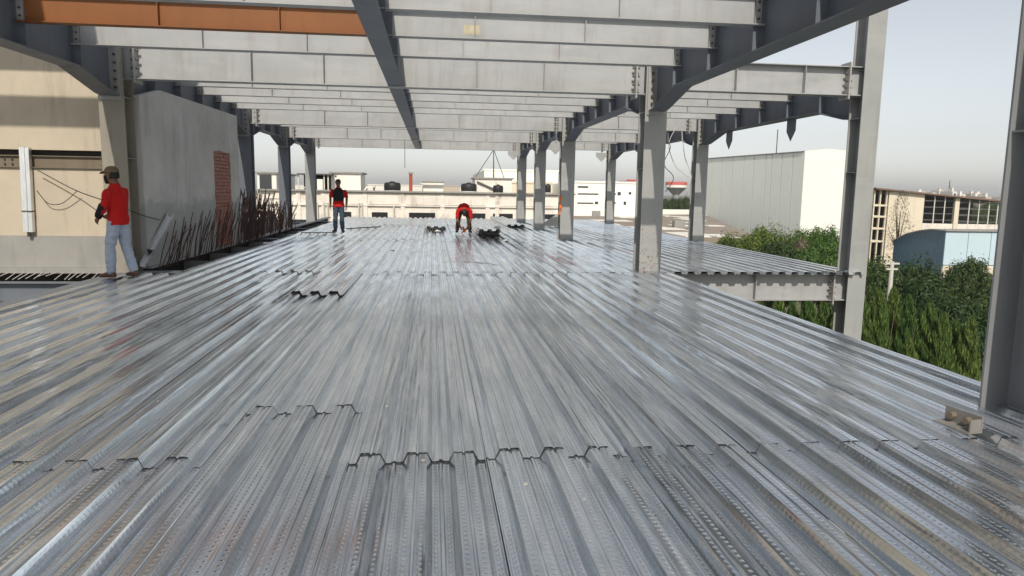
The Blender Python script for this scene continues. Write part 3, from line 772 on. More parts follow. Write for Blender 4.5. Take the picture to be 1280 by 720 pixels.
def hair_cap(parent, c, f, u, s, mat='hair', name='hair', lift=.010, low=-.02):
    mb = MB(); secs = []
    for z, o, a, b in ((low, -.030, .070, .072), (.02, -.022, .078, .086), (.06, -.012, .076, .095), (.095, -.010, .058, .076), (.117, -.010, .036, .048), (.122, -.010, .012, .016)):
        secs.append((Vector(c) + u*(z+lift*.4) + f*o, s*(a+lift), f*(b+lift)))
    mb.loft(secs, 16); me = finalize(mb, .009, 2, .006 if mat == 'hair' else 0, 3); me.materials.append(M[mat])
    return link(name, me, parent)
def shoe(parent, ankle, toe, mat, s=1.0):
    a = Vector(ankle); d = Vector(toe); d.z = 0; d.normalize(); sd = Vector((d.y, -d.x, 0)); g = Vector((a.x, a.y, 0))
    mb = MB()
    mb.loft([(g - d*.075 + Vector((0, 0, .035)), sd*.028, Vector((0, 0, .033))), (g - d*.05 + Vector((0, 0, .048)), sd*.037, Vector((0, 0, .046))), (g + d*.03 + Vector((0, 0, .048)), sd*.042, Vector((0, 0, .046))), (g + d*.11 + Vector((0, 0, .036)), sd*.047, Vector((0, 0, .034))), (g + d*.17 + Vector((0, 0, .028)), sd*.040, Vector((0, 0, .026))), (g + d*.195 + Vector((0, 0, .022)), sd*.018, Vector((0, 0, .016)))], 12)
    mb.loft([(g - d*.02 + Vector((0, 0, .05)), sd*.038, d*.05), (g - d*.02 + Vector((0, 0, .10)), sd*.038, d*.045)], 12)
    me = finalize(mb, .009, 2); me.materials.append(M[mat]); return link('shoe', me, parent)

def person(loc, rz, J, label, shirt='red_cloth', trousers='denim_pale', shoes='shoe_brown', sleeve='long', vest=None, cap=False, sc_=1.0):
    """J: joints in local metres (x right of the person, y forward, z up)"""
    t = thing('person', loc, label, 'person', None, rz); t.scale = (sc_,)*3
    V = {k_: Vector(v_) for k_, v_ in J.items()}
    pel, che, nk, hd = V['pelvis'], V['chest'], V['neck'], V['head']
    X = V.get('xaxis', Vector((1, 0, 0)))
    def fr(a, b):
        d = (b-a).normalized(); return X, d.cross(X).normalized()*-1
    b = MB()                                                # ---- body
    xs, ys = fr(pel, che)
    mid = pel.lerp(che, .5)
    b.loft([(pel - (che-pel)*.25, xs*.10, ys*.08), (pel, xs*.155, ys*.10), (mid, xs*.135, ys*.09), (che, xs*.165, ys*.105), (che.lerp(nk, .55), xs*.15, ys*.085), (nk, xs*.06, ys*.055)], 16)
    limb(b, [nk - (hd-nk)*.15, nk.lerp(hd, .75)], [.058, .052])
    f, u, s = head(b, hd, V['face'], V.get('hup', hd-nk))
    for sg, k_ in ((-1, 'l'), (1, 'r')):
        limb(b, [V['sh_'+k_], V['el_'+k_], V['wr_'+k_]], [.050, .040, .027])
        d = (V['wr_'+k_]-V['el_'+k_]).normalized()
        hand(b, V['wr_'+k_], V.get('hd_'+k_, d), V.get('th_'+k_, V['face']), V.get('pn_'+k_, X*(-sg)), 1.0, V.get('cu_'+k_, Vector((.5, 0, 0))).x)
        limb(b, [V['hip_'+k_], V['kn_'+k_], V['an_'+k_]], [.080, .055, .038])
        toe = V['toe_'+k_]; a = V['an_'+k_]; limb(b, [a + Vector((0, 0, -.03)), Vector((a.x, a.y, .045)) + toe.normalized()*.12], [.036, .028])
    me = finalize(b, .0068, 2); me.materials.append(M['skin']); body = link('body', me, t)
    eyes(t, hd, f, u, s)
    b = MB()                                                # ---- shirt
    hem = V.get('hem', pel - (che-pel)*.28)
    b.loft([(hem, xs*.175, ys*.125), (pel, xs*.178, ys*.128), (mid, xs*.165, ys*.122), (che, xs*.190, ys*.130), (che.lerp(nk, .55), xs*.172, ys*.105), (che.lerp(nk, .86), xs*.095, ys*.078), (nk.lerp(hd, .08), xs*.066, ys*.064)], 18)
    for k_ in ('l', 'r'):
        sh, el, wr = V['sh_'+k_], V['el_'+k_], V['wr_'+k_]
        if sleeve == 'long': limb(b, [sh, el, el.lerp(wr, .93)], [.062, .054, .042])
        else: limb(b, [sh, sh.lerp(el, .85)], [.060, .058])
        b.loft([(nk.lerp(che, .22), xs*.05, ys*.05), (nk.lerp(che, .35).lerp(sh, .6), xs*.05, ys*.06), (sh, xs*.05, ys*.06)], 10)
    me = finalize(b, .011, 3, .013, 2.0); me.materials.append(M[shirt]); link('shirt', me, t)
    b = MB()                                                # ---- trousers
    b.loft([(pel + (che-pel)*.12, xs*.160, ys*.112), (pel, xs*.166, ys*.118), (pel - (che-pel)*.22, xs*.150, ys*.112), ((V['hip_l']+V['hip_r'])/2 - Vector((0, 0, .06)), xs*.11, ys*.09)], 16)
    for k_ in ('l', 'r'):
        h, kn, an = V['hip_'+k_], V['kn_'+k_], V['an_'+k_]
        limb(b, [h, kn, kn.lerp(an, .97)], [.092, .074, .066])
    me = finalize(b, .011, 3, .012, 5.0); me.materials.append(M[trousers]); link('trousers', me, t)
    for k_ in ('l', 'r'): shoe(t, V['an_'+k_], V['toe_'+k_], shoes)
    if cap:
        o = hair_cap(t, hd, f, u, s, 'cap_brown', 'cap', .014, .02)
        q = hd + u*.045
        mb = MB(); mb.loft([(q + f*.07 + u*.012, s*.075, u*.008), (q + f*.12 + u*.008, s*.072, u*.007), (q + f*.165 - u*.006, s*.05, u*.006), (q + f*.18 - u*.010, s*.02, u*.004)], 14); mb.build('brim', 'cap_brown', o, True)
        hair_cap(t, hd - u*.035 - f*.012, f, u, s, 'hair', 'hair', .001, -.03)
    else: hair_cap(t, hd, f, u, s)
    if vest:
        for nm, a_, b_, w_, d_, m_ in vest: pass
    return t, V, (f, u, s)

# man in cap: stands in profile on the left deck edge, facing the cream wall, weight on one leg
J1 = dict(pelvis=(0, 0, .90), chest=(0, .01, 1.20), neck=(0, .03, 1.42), head=(0, .075, 1.555), face=(0, 1, -.12),
          sh_l=(-.19, .0, 1.315), el_l=(-.235, .04, 1.09), wr_l=(-.20, .17, .93), sh_r=(.19, .02, 1.315), el_r=(.21, .06, 1.10), wr_r=(.13, .20, .98),
          hip_l=(-.085, 0, .86), kn_l=(-.10, .09, .47), an_l=(-.10, .10, .09), hip_r=(.085, 0, .86), kn_r=(.10, -.02, .47), an_r=(.13, -.12, .09),
          toe_l=(-.1, 1, 0), toe_r=(.35, 1, 0), hem=(0, 0, .80), th_l=(.2, 1, .2), th_r=(-.2, 1, .2), cu_l=(.6, 0, 0), cu_r=(.6, 0, 0))
t, V, fr_ = person((-4.74, 11.5, 0), R(74), J1, 'man in brown cap, red shirt and pale jeans standing by the cream wall', 'red_cloth', 'denim_pale', 'shoe_brown', 'long', cap=True)
MB().loft([((-.225, .055, 1.13), (.062, 0, 0), (0, .062, 0)), ((-.240, .075, 1.06), (.064, 0, 0), (0, .064, 0)), ((-.215, .155, .955), (.052, 0, 0), (0, .05, .03)), ((-.2, .185, .92), (.045, 0, 0), (0, .04, .03))], 12).build('dark_sleeve_guard', 'dark_cloth', t, True)
mb = MB(); h_ = V['head']; mb.loft([(h_ + Vector((0, .055, -.137)), (.040, 0, 0), (0, .040, 0)), (h_ + Vector((0, .055, -.10)), (.058, 0, 0), (0, .056, 0)), (h_ + Vector((0, .052, -.05)), (.068, 0, 0), (0, .066, 0)), (h_ + Vector((0, .05, -.012)), (.066, 0, 0), (0, .066, 0))], 16); mb.build('face_mask', 'dark_cloth', t, True)

# standing worker facing the camera
J2 = dict(pelvis=(0, 0, .90), chest=(0, .01, 1.20), neck=(0, .02, 1.42), head=(0, .055, 1.555), face=(0, 1, -.05),
          sh_l=(-.195, .0, 1.315), el_l=(-.255, -.02, 1.08), wr_l=(-.25, .05, .84), sh_r=(.195, 0, 1.315), el_r=(.255, -.02, 1.08), wr_r=(.25, .05, .84),
          hip_l=(-.085, 0, .86), kn_l=(-.10, .02, .47), an_l=(-.11, -.01, .09), hip_r=(.085, 0, .86), kn_r=(.10, .02, .47), an_r=(.11, .03, .09),
          toe_l=(-.35, 1, 0), toe_r=(.35, 1, 0), hem=(0, .01, .80), cu_l=(.6, 0, 0), cu_r=(.6, 0, 0))
t, V, fr_ = person((-2.98, 23.5, 0), R(180), J2, 'worker in red shirt with black chest panel and dark jeans standing on the deck', 'red_cloth', 'denim_dark', 'shoe_black', 'short')
mb = MB(); mb.loft([((0, .012, .99), (.168, 0, 0), (0, .156, 0)), ((0, .012, 1.10), (.172, 0, 0), (0, .160, 0)), ((0, .012, 1.22), (.182, 0, 0), (0, .166, 0)), ((0, .012, 1.33), (.165, 0, 0), (0, .146, 0)), ((0, .018, 1.40), (.075, 0, 0), (0, .095, 0))], 18); me = finalize(mb, .011, 2, .004); me.materials.append(M['dark_cloth']); link('chest_panel', me, t)

# worker bent double, reaching to the deck, head towards the camera
J3 = dict(pelvis=(0, -.16, .82), chest=(0, .16, .85), neck=(0, .36, .76), head=(0, .47, .66), face=(0, .35, -1), hup=(0, .9, -.1),
          sh_l=(-.20, .27, .76), el_l=(-.23, .30, .46), wr_l=(-.13, .36, .23), sh_r=(.20, .27, .76), el_r=(.23, .30, .46), wr_r=(.13, .36, .23),
          hip_l=(-.10, -.16, .78), kn_l=(-.17, .0, .44), an_l=(-.21, -.06, .09), hip_r=(.10, -.16, .78), kn_r=(.17, .0, .44), an_r=(.21, -.06, .09),
          toe_l=(-.2, 1, 0), toe_r=(.2, 1, 0), hem=(0, -.26, .80), th_l=(.6, .8, 0), th_r=(-.6, .8, 0), pn_l=(1, 0, 0), pn_r=(-1, 0, 0), cu_l=(.8, 0, 0), cu_r=(.8, 0, 0))
t, V, fr_ = person((1.03, 23.75, 0), R(180), J3, 'worker in red shirt bent double with both arms reaching to the deck', 'red_cloth', 'trouser_brown', 'shoe_black', 'short')
o = MB().tube([(0, 0, 0), (.02, .02, .12), (-.02, 0, .22), (.06, .02, .10), (.10, 0, .16), (.05, -.02, .05), (-.06, 0, .03)], [.03, .028, .025, .028, .026, .022, .02], 8).build('orange_rope', 'orange_cloth', loc=(1.0, 23.36, .0), smooth=True); tag(o, 'orange rope bundle in the hands of the bending worker', 'rope')

# ------------------------------------------------------------------ background buildings
def bbox(name, parent, a, b, mat):
    return MB().box(tuple(p-q for p, q in zip(a, parent.location)), tuple(p-q for p, q in zip(b, parent.location))).build(name, mat, parent)
def px(x, Y): return at_y(x, 240, Y).x
def pz(x, y, Y): return at_y(x, y, Y).z
# neighbour with the weathered parapet straight ahead
YB = 56.0
nb = thing('neighbour_building', (px(520, YB), YB+8, GROUND), 'long cream building with weathered parapet panels and dark slot openings beyond the deck', 'building')
xl, xr = px(322, YB), px(719, YB); zt = pz(520, 239, YB); zm = pz(520, 256, YB); zs0, zs1 = pz(520, 271.5, YB), pz(520, 266, YB)
bbox('wall', nb, (xl, YB+.35, GROUND), (xr, YB+.55, zt-.12), 'old_wall')
bbox('roof_slab', nb, (xl, YB+.55, zt-.95), (xr, YB+17, zt-.8), 'concrete')
for a, b, nm in ((xl, xl+.3, 'side_wall'), (xr-.3, xr, 'side_wall')): bbox(nm, nb, (a, YB+.56, GROUND), (b, YB+17, zt-.3), 'old_wall')
bbox('coping', nb, (xl-.05, YB+.05, zt-.12), (xr+.05, YB+.62, zt), 'concrete')
pil = [322, 346, 372, 388, 403, 456, 503, 553, 610, 622, 675, 716]
for p_ in pil:
    x = px(p_, YB); bbox('pilaster', nb, (x-.16, YB+.24, GROUND), (x+.16, YB+.35, zt-.125), 'old_wall')
for (pa, pb_) in ((404, 454), (459, 501), (507, 551), (556, 608), (626, 672), (679, 713)):
    bbox('parapet_panel', nb, (px(pa, YB), YB+.27, zm), (px(pb_, YB), YB+.35, zt-.22), 'old_wall')
bbox('string_course', nb, (xl, YB+.2, zm-.14), (xr, YB+.35, zm-.04), 'old_wall')
for (pa, pb_) in ((322, 342), (347, 354), (425, 438), (464, 484), (511, 544), (590, 608), (617, 642), (680, 705)):
    o = bbox('slot_window', nb, (px(pa, YB), YB+.30, zs0-.3), (px(pb_, YB), YB+.345, zs1), 'dark_void')
    bbox('mullion', o, (0, 0, 0), (.01, .01, .01), 'grey_frame') if False else None
for p_ in (391, 396, 404, 409, 448, 452, 492):
    MB().tube([(px(p_, YB)-nb.location.x, YB+.15-nb.location.y, 0), (px(p_, YB)-nb.location.x, YB+.15-nb.location.y, zm+(.1 if p_ < 453 else -.1)-GROUND)], .06, 7).build('downpipe', 'pole_white', nb)
zr = zt-.8
def room(xa, xb, ytop, Y, dpt, mat, label, ox=None):
    t = thing('rooftop_room', ((px(xa, Y)+px(xb, Y))/2, Y+dpt/2, zr), label, 'building', 'rooftop rooms')
    z1 = pz((xa+xb)/2, ytop, Y)
    bbox('wall', t, (px(xa, Y), Y, zr), (px(xb, Y), Y+dpt, z1-.12), mat); bbox('roof', t, (px(xa, Y)-.15, Y-.15, z1-.12), (px(xb, Y)+.15, Y+dpt+.15, z1), 'concrete')
    return t, z1
t, z1 = room(414, 451, 215, 59, 4, 'white_wall', 'plain white rooftop room behind the standing worker')
bbox('vent', t, (px(419, 59), 58.97, z1-.40), (px(421, 59), 58.999, z1-.28), 'dark_void')
t, z1 = room(322, 346, 215, 57.2, 4, 'white_wall', 'white rooftop room with one big dark window')
bbox('window', t, (px(325, 57.2), 57.15, pz(335, 243, 57.2)), (px(340, 57.2), 57.19, pz(335, 218.5, 57.2)), 'window_glass')
t, z1 = room(346, 360, 217, 58.5, 3, 'panel_grey', 'small grey rooftop shed beside the white room')
t, z1 = room(529, 554, 226, 62, 4, 'white_wall', 'low white rooftop hut between the red chimney and water tanks')
bbox('niche', t, (px(538, 62), 61.95, zr+.1), (px(542, 62), 61.99, zr+.55), 'concrete')
bbox('eave', t, (px(526, 62), 61.6, z1-.28), (px(555, 62), 61.84, z1-.2), 'white_wall')
t, z1 = room(594, 640, 222, 66, 5, 'old_wall', 'weathered rooftop stair room with the mast on top')
sb = t
MB().add([(px(596, 65.9)-t.location.x, 65.85-t.location.y, pz(596, 226, 65.9)-zr), (px(621, 65.9)-t.location.x, 65.85-t.location.y, pz(621, 237, 65.9)-zr), (px(621, 65.9)-t.location.x, 65.85-t.location.y, pz(621, 239.5, 65.9)-zr), (px(596, 65.9)-t.location.x, 65.85-t.location.y, pz(596, 228.5, 65.9)-zr),
          (px(596, 65.9)-t.location.x, 65.95-t.location.y, pz(596, 226, 65.9)-zr), (px(621, 65.9)-t.location.x, 65.95-t.location.y, pz(621, 237, 65.9)-zr), (px(621, 65.9)-t.location.x, 65.95-t.location.y, pz(621, 239.5, 65.9)-zr), (px(596, 65.9)-t.location.x, 65.95-t.location.y, pz(596, 228.5, 65.9)-zr)],
         [(0, 1, 2, 3), (7, 6, 5, 4), (0, 4, 5, 1), (2, 6, 7, 3), (1, 5, 6, 2), (0, 3, 7, 4)]).build('stair_rail', 'grey_frame', t)
# open shed with dark interior left of the white room
t = thing('rooftop_shed', (px(394, 58), 59, zr), 'open rooftop shed with dark interior and flat roof', 'shed')
z1 = pz(394, 217, 58)
bbox('roof', t, (px(373, 58), 57.5, z1-.1), (px(416, 58), 60.6, z1), 'grey_frame'); bbox('back_wall', t, (px(374, 58), 60.2, zr), (px(415, 58), 60.4, z1-.1), 'dark_void')
for p_ in (374, 384, 406, 411): bbox('post', t, (px(p_, 58)-.05, 57.7, zr), (px(p_, 58)+.05, 57.8, z1-.1), 'pole_white')
bbox('side_wall', t, (px(397, 58), 57.8, zr), (px(404, 58), 58.0, pz(400, 224, 58)), 'white_wall')
bbox('rail', t, (px(374, 58), 57.72, zr+.9), (px(386, 58), 57.78, zr+.98), 'pole_white')
# awning / dish by the white room
t = thing('awning', (px(457, 58.5), 58.5, zr), 'small tilted white awning beside the plain white rooftop room', 'awning')
MB().prism([(-.7, 0), (.1, 1.1), (.75, 1.15), (.75, 1.05), (.15, .98), (-.6, 0)], 1, -.5, .5).build('cover', 'white_wall', t); MB().box((.62, -.3, 0), (.72, .3, 1.06)).build('support', 'concrete', t)
def tank(xa, xb, yt, Y, label):
    r = (px(xb, Y)-px(xa, Y))/2; h = pz(xa, yt, Y)-zr; n = thing('water_tank', ((px(xa, Y)+px(xb, Y))/2, Y, zr), label, 'water tank', 'rooftop water tanks')
    mb = MB(); prof_ = [(r*.96, .02*h), (r, .06*h), (r*.97, .2*h), (r, .24*h), (r*.97, .4*h), (r, .44*h), (r*.97, .6*h), (r, .64*h), (r*.99, .84*h), (r*.88, .93*h), (r*.3, .96*h)]
    mb.loft([((0, 0, z), (q, 0, 0), (0, q, 0)) for q, z in prof_], 20).build('drum', 'tank_black', n, True)
    MB().tube([(0, 0, .95*h), (0, 0, h)], r*.28, 12).build('lid', 'tank_black', n)
    MB().loft([((0, 0, z), (r*1.015, 0, 0), (0, r*1.015, 0)) for z in (.47*h, .53*h)], 20).build('band', 'rag_white', n)
tank(480, 501, 226.5, 60, 'black water tank between the white room and the red chimney')
tank(576, 596, 228, 63, 'black water tank left of the weathered stair room')
tank(616, 629, 230.5, 63.5, 'small black water tank in front of the weathered stair room')
tank(681, 688.5, 229.5, 61, 'black water tank glimpsed between the far columns')
t = thing('brick_chimney', (px(513.5, 60.5), 60.5, zr), 'slim red chimney on the neighbouring roof', 'chimney')
h = pz(513, 216, 60.5)-zr; MB().box((-.14, -.14, 0), (.14, .14, h)).build('shaft', 'red_brick_paint', t); MB().box((-.19, -.19, h-.1), (.19, .19, h+.05)).build('crown', 'concrete', t); MB().box((-.3, -.3, 0), (.3, .3, .25)).build('base', 'concrete', t)
# guyed mast on the stair room
t = thing('antenna_mast', (px(616.5, 67), 67, pz(617, 222, 66)), 'thin guyed antenna mast on the weathered stair room', 'mast')
h = pz(616, 187, 67)-pz(617, 222, 66)
MB().tube([(0, 0, 0), (0, 0, h+.2)], .045, 6).build('pole', 'grey_frame', t)
for dx, dy in ((-1.7, -.3), (.95, -.4), (.2, 1.8)): MB().tube([(0, 0, h), (dx, dy, 0)], .035, 5).build('guy_wire', 'grey_frame', t)
# ladder frame leaning on the neighbour wall
t = thing('ladder', (px(333, 54), 55.6, pz(335, 267, 54)), 'dark ladder frame leaning on the white room wall', 'ladder')
for dx in (-.55, .35): MB().tube([(dx, -.5, -3), (dx+.35, .2, 1.5)], .04, 6).build('rail', 'grey_frame', t)
for k_ in range(5): MB().tube([(-.5+.075*k_, -.4+.14*k_, -2.2+.9*k_*.9), (.40+.075*k_, -.4+.14*k_, -2.2+.9*k_*.9)], .03, 6).build('rung', 'grey_frame', t)
# white factory blocks behind
def block(name, xa, xb, yt, Y, dpt, mat, label, wins=(), band=None):
    t = thing(name, ((px(xa, Y)+px(xb, Y))/2, Y+dpt/2, GROUND), label, 'building', 'background buildings')
    z1 = pz((xa+xb)/2, yt, Y); bbox('wall', t, (px(xa, Y), Y, GROUND), (px(xb, Y), Y+dpt, z1), mat)
    bbox('parapet', t, (px(xa, Y)-.1, Y-.1, z1), (px(xb, Y)+.1, Y+.3, z1+.25), mat)
    for (a, b, c, d) in wins: bbox('window', t, (px(a, Y), Y-.05, pz(a, d, Y)), (px(b, Y), Y-.01, pz(a, c, Y)), 'window_glass')
    return t
block('factory_block', 605, 697, 214, 110, 30, 'panel_white', 'long white factory block behind the weathered rooftops')
block('factory_block', 600, 690, 229, 100, 8, 'cream_wall', 'low cream annexe in front of the long white factory block')
block('factory_block', 712, 806, 229, 95, 30, 'panel_white', 'white factory building with thin window strips between the far columns', [(722, 735, 232.5, 234.5), (722, 748, 241.5, 243), (760, 770, 241.5, 243), (722, 742, 253, 254.5), (744, 748, 252, 255), (762, 770, 252.5, 254.5), (772, 776, 240, 244), (780, 783, 252, 256), (786, 789, 240, 243)])
block('factory_block', 784, 794, 226, 140, 8, 'red_band', 'small reddish rooftop house behind the white factory building')
block('town_block', 640, 760, 231, 170, 20, 'town_white', 'far pale block behind the factory')
for k_, (a, b, y_, Y) in enumerate(((460, 528, 232, 180), (552, 575, 233, 230), (555, 610, 234.5, 300), (400, 470, 233, 260), (330, 420, 232, 320))):
    block('town_block', a, b, y_, Y, 25, ['town_white', 'town_tan'][k_ % 2], 'distant %s town block %s' % (['white', 'tan'][k_ % 2], ['left of the low white hut', 'right of the low white hut', 'behind the water tank', 'behind the plain white room', 'behind the white room with the big window'][k_]))

# low neighbour roof to the right with pale patches
ZR = -1.85
lr = thing('low_roof_building', (24, 78, GROUND), 'low building with brown flat roof and pale roof patches', 'building')
poly = [(6, 50), (24.3, 51), (40.5, 103), (22, 112), (8, 112)]
MB().prism([(x-24, y-78) for x, y in poly], 2, 0, ZR-GROUND).build('roof_block', 'flat_roof', lr)
p0, p1 = at_z(720, 267, ZR), at_z(884, 268.5, ZR)
MB().prism([(p0.x-24, p0.y-78), (p1.x-24, p1.y-78), (p1.x-24+.1, p1.y-78+.4), (p0.x-24+.1, p0.y-78+.4)], 2, ZR-GROUND, ZR-GROUND+.75).build('parapet', 'white_wall', lr)
rng = random.Random(3)
for k_ in range(34):
    p_ = at_z(rng.uniform(722, 925), rng.uniform(270, 296), ZR)
    if p_.x > 24.3+(p_.y-51)*.31-1.2 or p_.y > 100: continue
    a = rng.uniform(.5, 1.1); b = rng.uniform(.8, 2.2)
    MB().box((p_.x-24-a, p_.y-78-b, ZR-GROUND), (p_.x-24+a, p_.y-78+b, ZR-GROUND+.05+.01*k_/34)).build('skylight', 'roof_pale', lr)
for x, y in ((732, 269), (745, 270), (782, 270), (848, 285)):
    p_ = at_z(x, y, ZR); MB().box((p_.x-24-.5, p_.y-78-.4, ZR-GROUND), (p_.x-24+.5, p_.y-78+.4, ZR-GROUND+.7)).build('roof_unit', 'concrete', lr)

# tall panelled shed
c0 = Vector((px(1003, 80), 80, 0)); far = Vector((px(880, 102), 102, 0)); dirv = (far-c0); Lw = dirv.length; dirv.normalize(); nrm = Vector((dirv.y, -dirv.x, 0))
zc = pz(1003, 188.5, 80)
hs_ = thing('warehouse', (c0.x, c0.y, GROUND), 'tall warehouse with grey panelled side and bright white gable end', 'building', rz=math.atan2(-dirv.x, dirv.y))
Lw = Lw*1.15; Wd = 8.2; hh = zc-GROUND
MB().prism([(0, 0), (Wd, 0), (Wd, hh+.05), (Wd*.38, hh+.32), (0, hh)], 1, 0, .2).build('gable_end', 'panel_white', hs_)
MB().box((.12, .2, 0), (Wd-.12, Lw, hh-.1)).build('core', 'dark_void', hs_)
xs_ = [0, 1.95, 4.05, 6.05, 7.3, 9.9, 12.2, 14.9, 17.6, 20.3, 23, Lw]
for a, b in zip(xs_, xs_[1:]): MB().box((0, a+.26, 0), (.10, b+.14, hh-.12)).build('wall_panel', 'panel_grey', hs_)
MB().prism([(-.15, hh-.1), (Wd+.1, hh-.05), (Wd*.38, hh+.30)], 1, .22, Lw).build('roof', 'grey_frame', hs_)
MB().tube([(Wd*.3, 9, hh), (Wd*.3, 9, hh+3.2)], .06, 6).build('mast', 'grey_frame', hs_)

# mushroom water tower
Yt = 300; t = thing('water_tower', (px(845, Yt), Yt, GROUND), 'mushroom water tower with red and white tank beyond the low roof', 'water tower')
r_ = (px(858, Yt)-px(832, Yt))/2; z0 = pz(845, 228, Yt)-GROUND; z1 = pz(845, 234.5, Yt)-GROUND; z2 = pz(845, 243.5, Yt)-GROUND
MB().loft([((0, 0, z), (q, 0, 0), (0, q, 0)) for q, z in ((r_*.8, z0+.3), (r_, z0), (r_, (z0+z1)/2))], 24).build('tank_band', 'red_band', t)
MB().loft([((0, 0, z), (q, 0, 0), (0, q, 0)) for q, z in ((r_*.99, (z0+z1)/2), (r_*.99, z1))], 24).build('tank_wall', 'white_wall', t)
MB().loft([((0, 0, z), (q, 0, 0), (0, q, 0)) for q, z in ((r_*.97, z1), (r_*.3, z2), (r_*.28, 0))], 24).build('stem', 'concrete', t)

# cream frame building with open storeys
Yc = 98.0
fb = thing('frame_building', (px(1150, Yc), Yc+6, GROUND), 'cream building with blank wall and tall dark window frames under a thin sloping roof', 'building')
def fz(x, y): return pz(x, y, Yc)
def quad(name, x0, x1, t0, t1, b_, Y0, Y1, mat, par=None):
    X0_, X1_ = px(x0, Yc), px(x1, Yc); L_ = fb.location
    z00, z11 = fz(x0, t0)-L_.z, fz(x1, t1)-L_.z; zb0 = (fz((x0+x1)/2, b_) if b_ else GROUND)-L_.z
    return MB().prism([(X0_-L_.x, zb0), (X1_-L_.x, zb0), (X1_-L_.x, z11), (X0_-L_.x, z00)], 1, Y0-L_.y, Y1-L_.y).build(name, mat, par or fb)
quad('blank_wall', 1112, 1156.5, 239, 242.5, None, Yc, Yc+.4, 'cream_wall')
quad('pier', 1195.5, 1201, 247.5, 248, None, Yc-.02, Yc+.4, 'cream_wall')
quad('sill_wall', 1157, 1195, 279, 280, None, Yc+.05, Yc+.35, 'old_wall'); quad('sill_wall', 1201.5, 1262, 280, 281, None, Yc+.05, Yc+.35, 'old_wall')
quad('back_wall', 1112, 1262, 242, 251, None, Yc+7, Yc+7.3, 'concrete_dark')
for k_ in range(4):
    y_ = 250+8*k_
    quad('floor_rail', 1157, 1195, y_, y_+1, y_+1.8, Yc+.15, Yc+.25, 'grey_frame'); quad('floor_rail', 1201.5, 1262, y_+1.5, y_+4, y_+4.5, Yc+.15, Yc+.25, 'grey_frame')
for x_ in (1170, 1183): quad('window_post', x_-.6, x_+.6, 245, 245, 279, Yc+.05, Yc+.14, 'pole_white')
for x_ in (1214, 1226.5, 1239, 1250): quad('window_post', x_-.6, x_+.6, 249.5, 249.5, 280.5, Yc+.05, Yc+.14, 'pole_white')
quad('roof', 1093, 1262, 235.5, 251, 0, 0, 1, 'red_brick_paint') if False else None
L_ = fb.location
ra, rb_ = Vector((px(1092, Yc), 0, fz(1092, 234.5))), Vector((px(1262, Yc), 0, fz(1262, 251.5)))
MB().prism([(ra.x-L_.x, ra.z-L_.z), (rb_.x-L_.x, rb_.z-L_.z), (rb_.x-L_.x, rb_.z-L_.z-.22), (ra.x-L_.x, ra.z-L_.z-.22)], 1, -6.6, 7).build('roof', 'roof_brown', fb)
quad('end_frame_wall', 1093, 1111.5, 240, 241, None, Yc+3, Yc+3.2, 'grey_frame')
for x_ in (1094.5, 1102, 1110): quad('end_post', x_-.7, x_+.7, 237.5, 238, None, Yc+.1, Yc+.4, 'cream_wall')
for y_ in (255, 269, 284, 300): quad('end_slab', 1093.5, 1111, y_, y_+1, y_+3, Yc+.05, Yc+3, 'cream_wall')

# blue barrel-roof shed
Xs, Ys = px(1187, 72), 72.0
bs = thing('blue_shed', (Xs, Ys, GROUND), 'blue metal shed with curved roof and front coloured as sunlit behind the dark trees', 'shed')
prof_ = [(0, pz(1187, 289, 72)), (2.2, pz(1168, 287.5, 74)+.02), (4.2, pz(1150, 289, 76.2)), (6.4, pz(1133, 293, 78.4)), (8.6, pz(1117, 301, 80.6))]
sp = [(y, z-GROUND) for y, z in prof_]
MB().prism([(0, 0)] + [(8.6, 0)] + list(reversed(sp)), 0, 0, 14).build('body', 'shed_blue_shaded', bs)
n_ = 14
for k_ in range(24):
    ya = .02+8.5*k_/24; yb = ya+.06
    def zz_(y):
        for (a, b), (c, d) in zip(sp, sp[1:]):
            if a <= y <= c: return b+(d-b)*(y-a)/(c-a)
        return sp[-1][1]
    MB().box((-.035, ya, 2.5), (0, yb, zz_(ya)-.1)).build('cladding_rib', 'shed_blue_shaded', bs)
hf = prof_[0][1]-GROUND
for k_ in range(5): MB().box((.02+2.7*k_, -.06, 3.1), (2.66+2.7*k_, 0, hf-.1)).build('front_panel', 'shed_blue_lit', bs)
MB().box((-.1, -.25, 0), (14.2, 0.0, 3.0)).build('plinth', 'cream_wall', bs)
MB().prism([(y, z) for y, z in ((-.25, sp[0][1]),)+tuple(sp)] + [(y, z+.12) for y, z in reversed(((-.25, sp[0][1]),)+tuple(sp))], 0, -.15, 14.2).build('roof', 'concrete', bs)

# far town on the right
rng = random.Random(11); adj = ['pale', 'white', 'tan', 'small', 'wide', 'narrow']
tw = 0
for k_ in range(64):
    xp = rng.uniform(1085, 1275) if k_ < 52 else rng.uniform(860, 1080); Y = rng.uniform(380, 900); wpx = rng.uniform(3.5, 12); X = px(xp, Y); hz_ = 246.5-rng.uniform(-3, 8.5 if 1140 < xp < 1215 else 5)
    wd_ = wpx*Y/894; z1 = pz(xp, hz_, Y)
    if z1 < -4: z1 = -4
    t = thing('town_house', (X, Y, GROUND), 'distant pale town house on the skyline past the cream building', 'building', 'town skyline')
    bbox('wall', t, (X-wd_/2, Y, GROUND), (X+wd_/2, Y+12, z1), ['town_white', 'town_white', 'town_tan'][k_ % 3]); bbox('stair_head', t, (X-wd_*.2, Y+2, z1), (X+wd_*.15, Y+6, z1+2.4), 'town_white')
    for q in range(max(1, int(wd_/4))):
        x_ = X-wd_/2+wd_*(q+.5)/max(1, int(wd_/4)); bbox('window', t, (x_-.8, Y-.1, z1-3), (x_+.8, Y-.02, z1-1.4), 'window_glass')
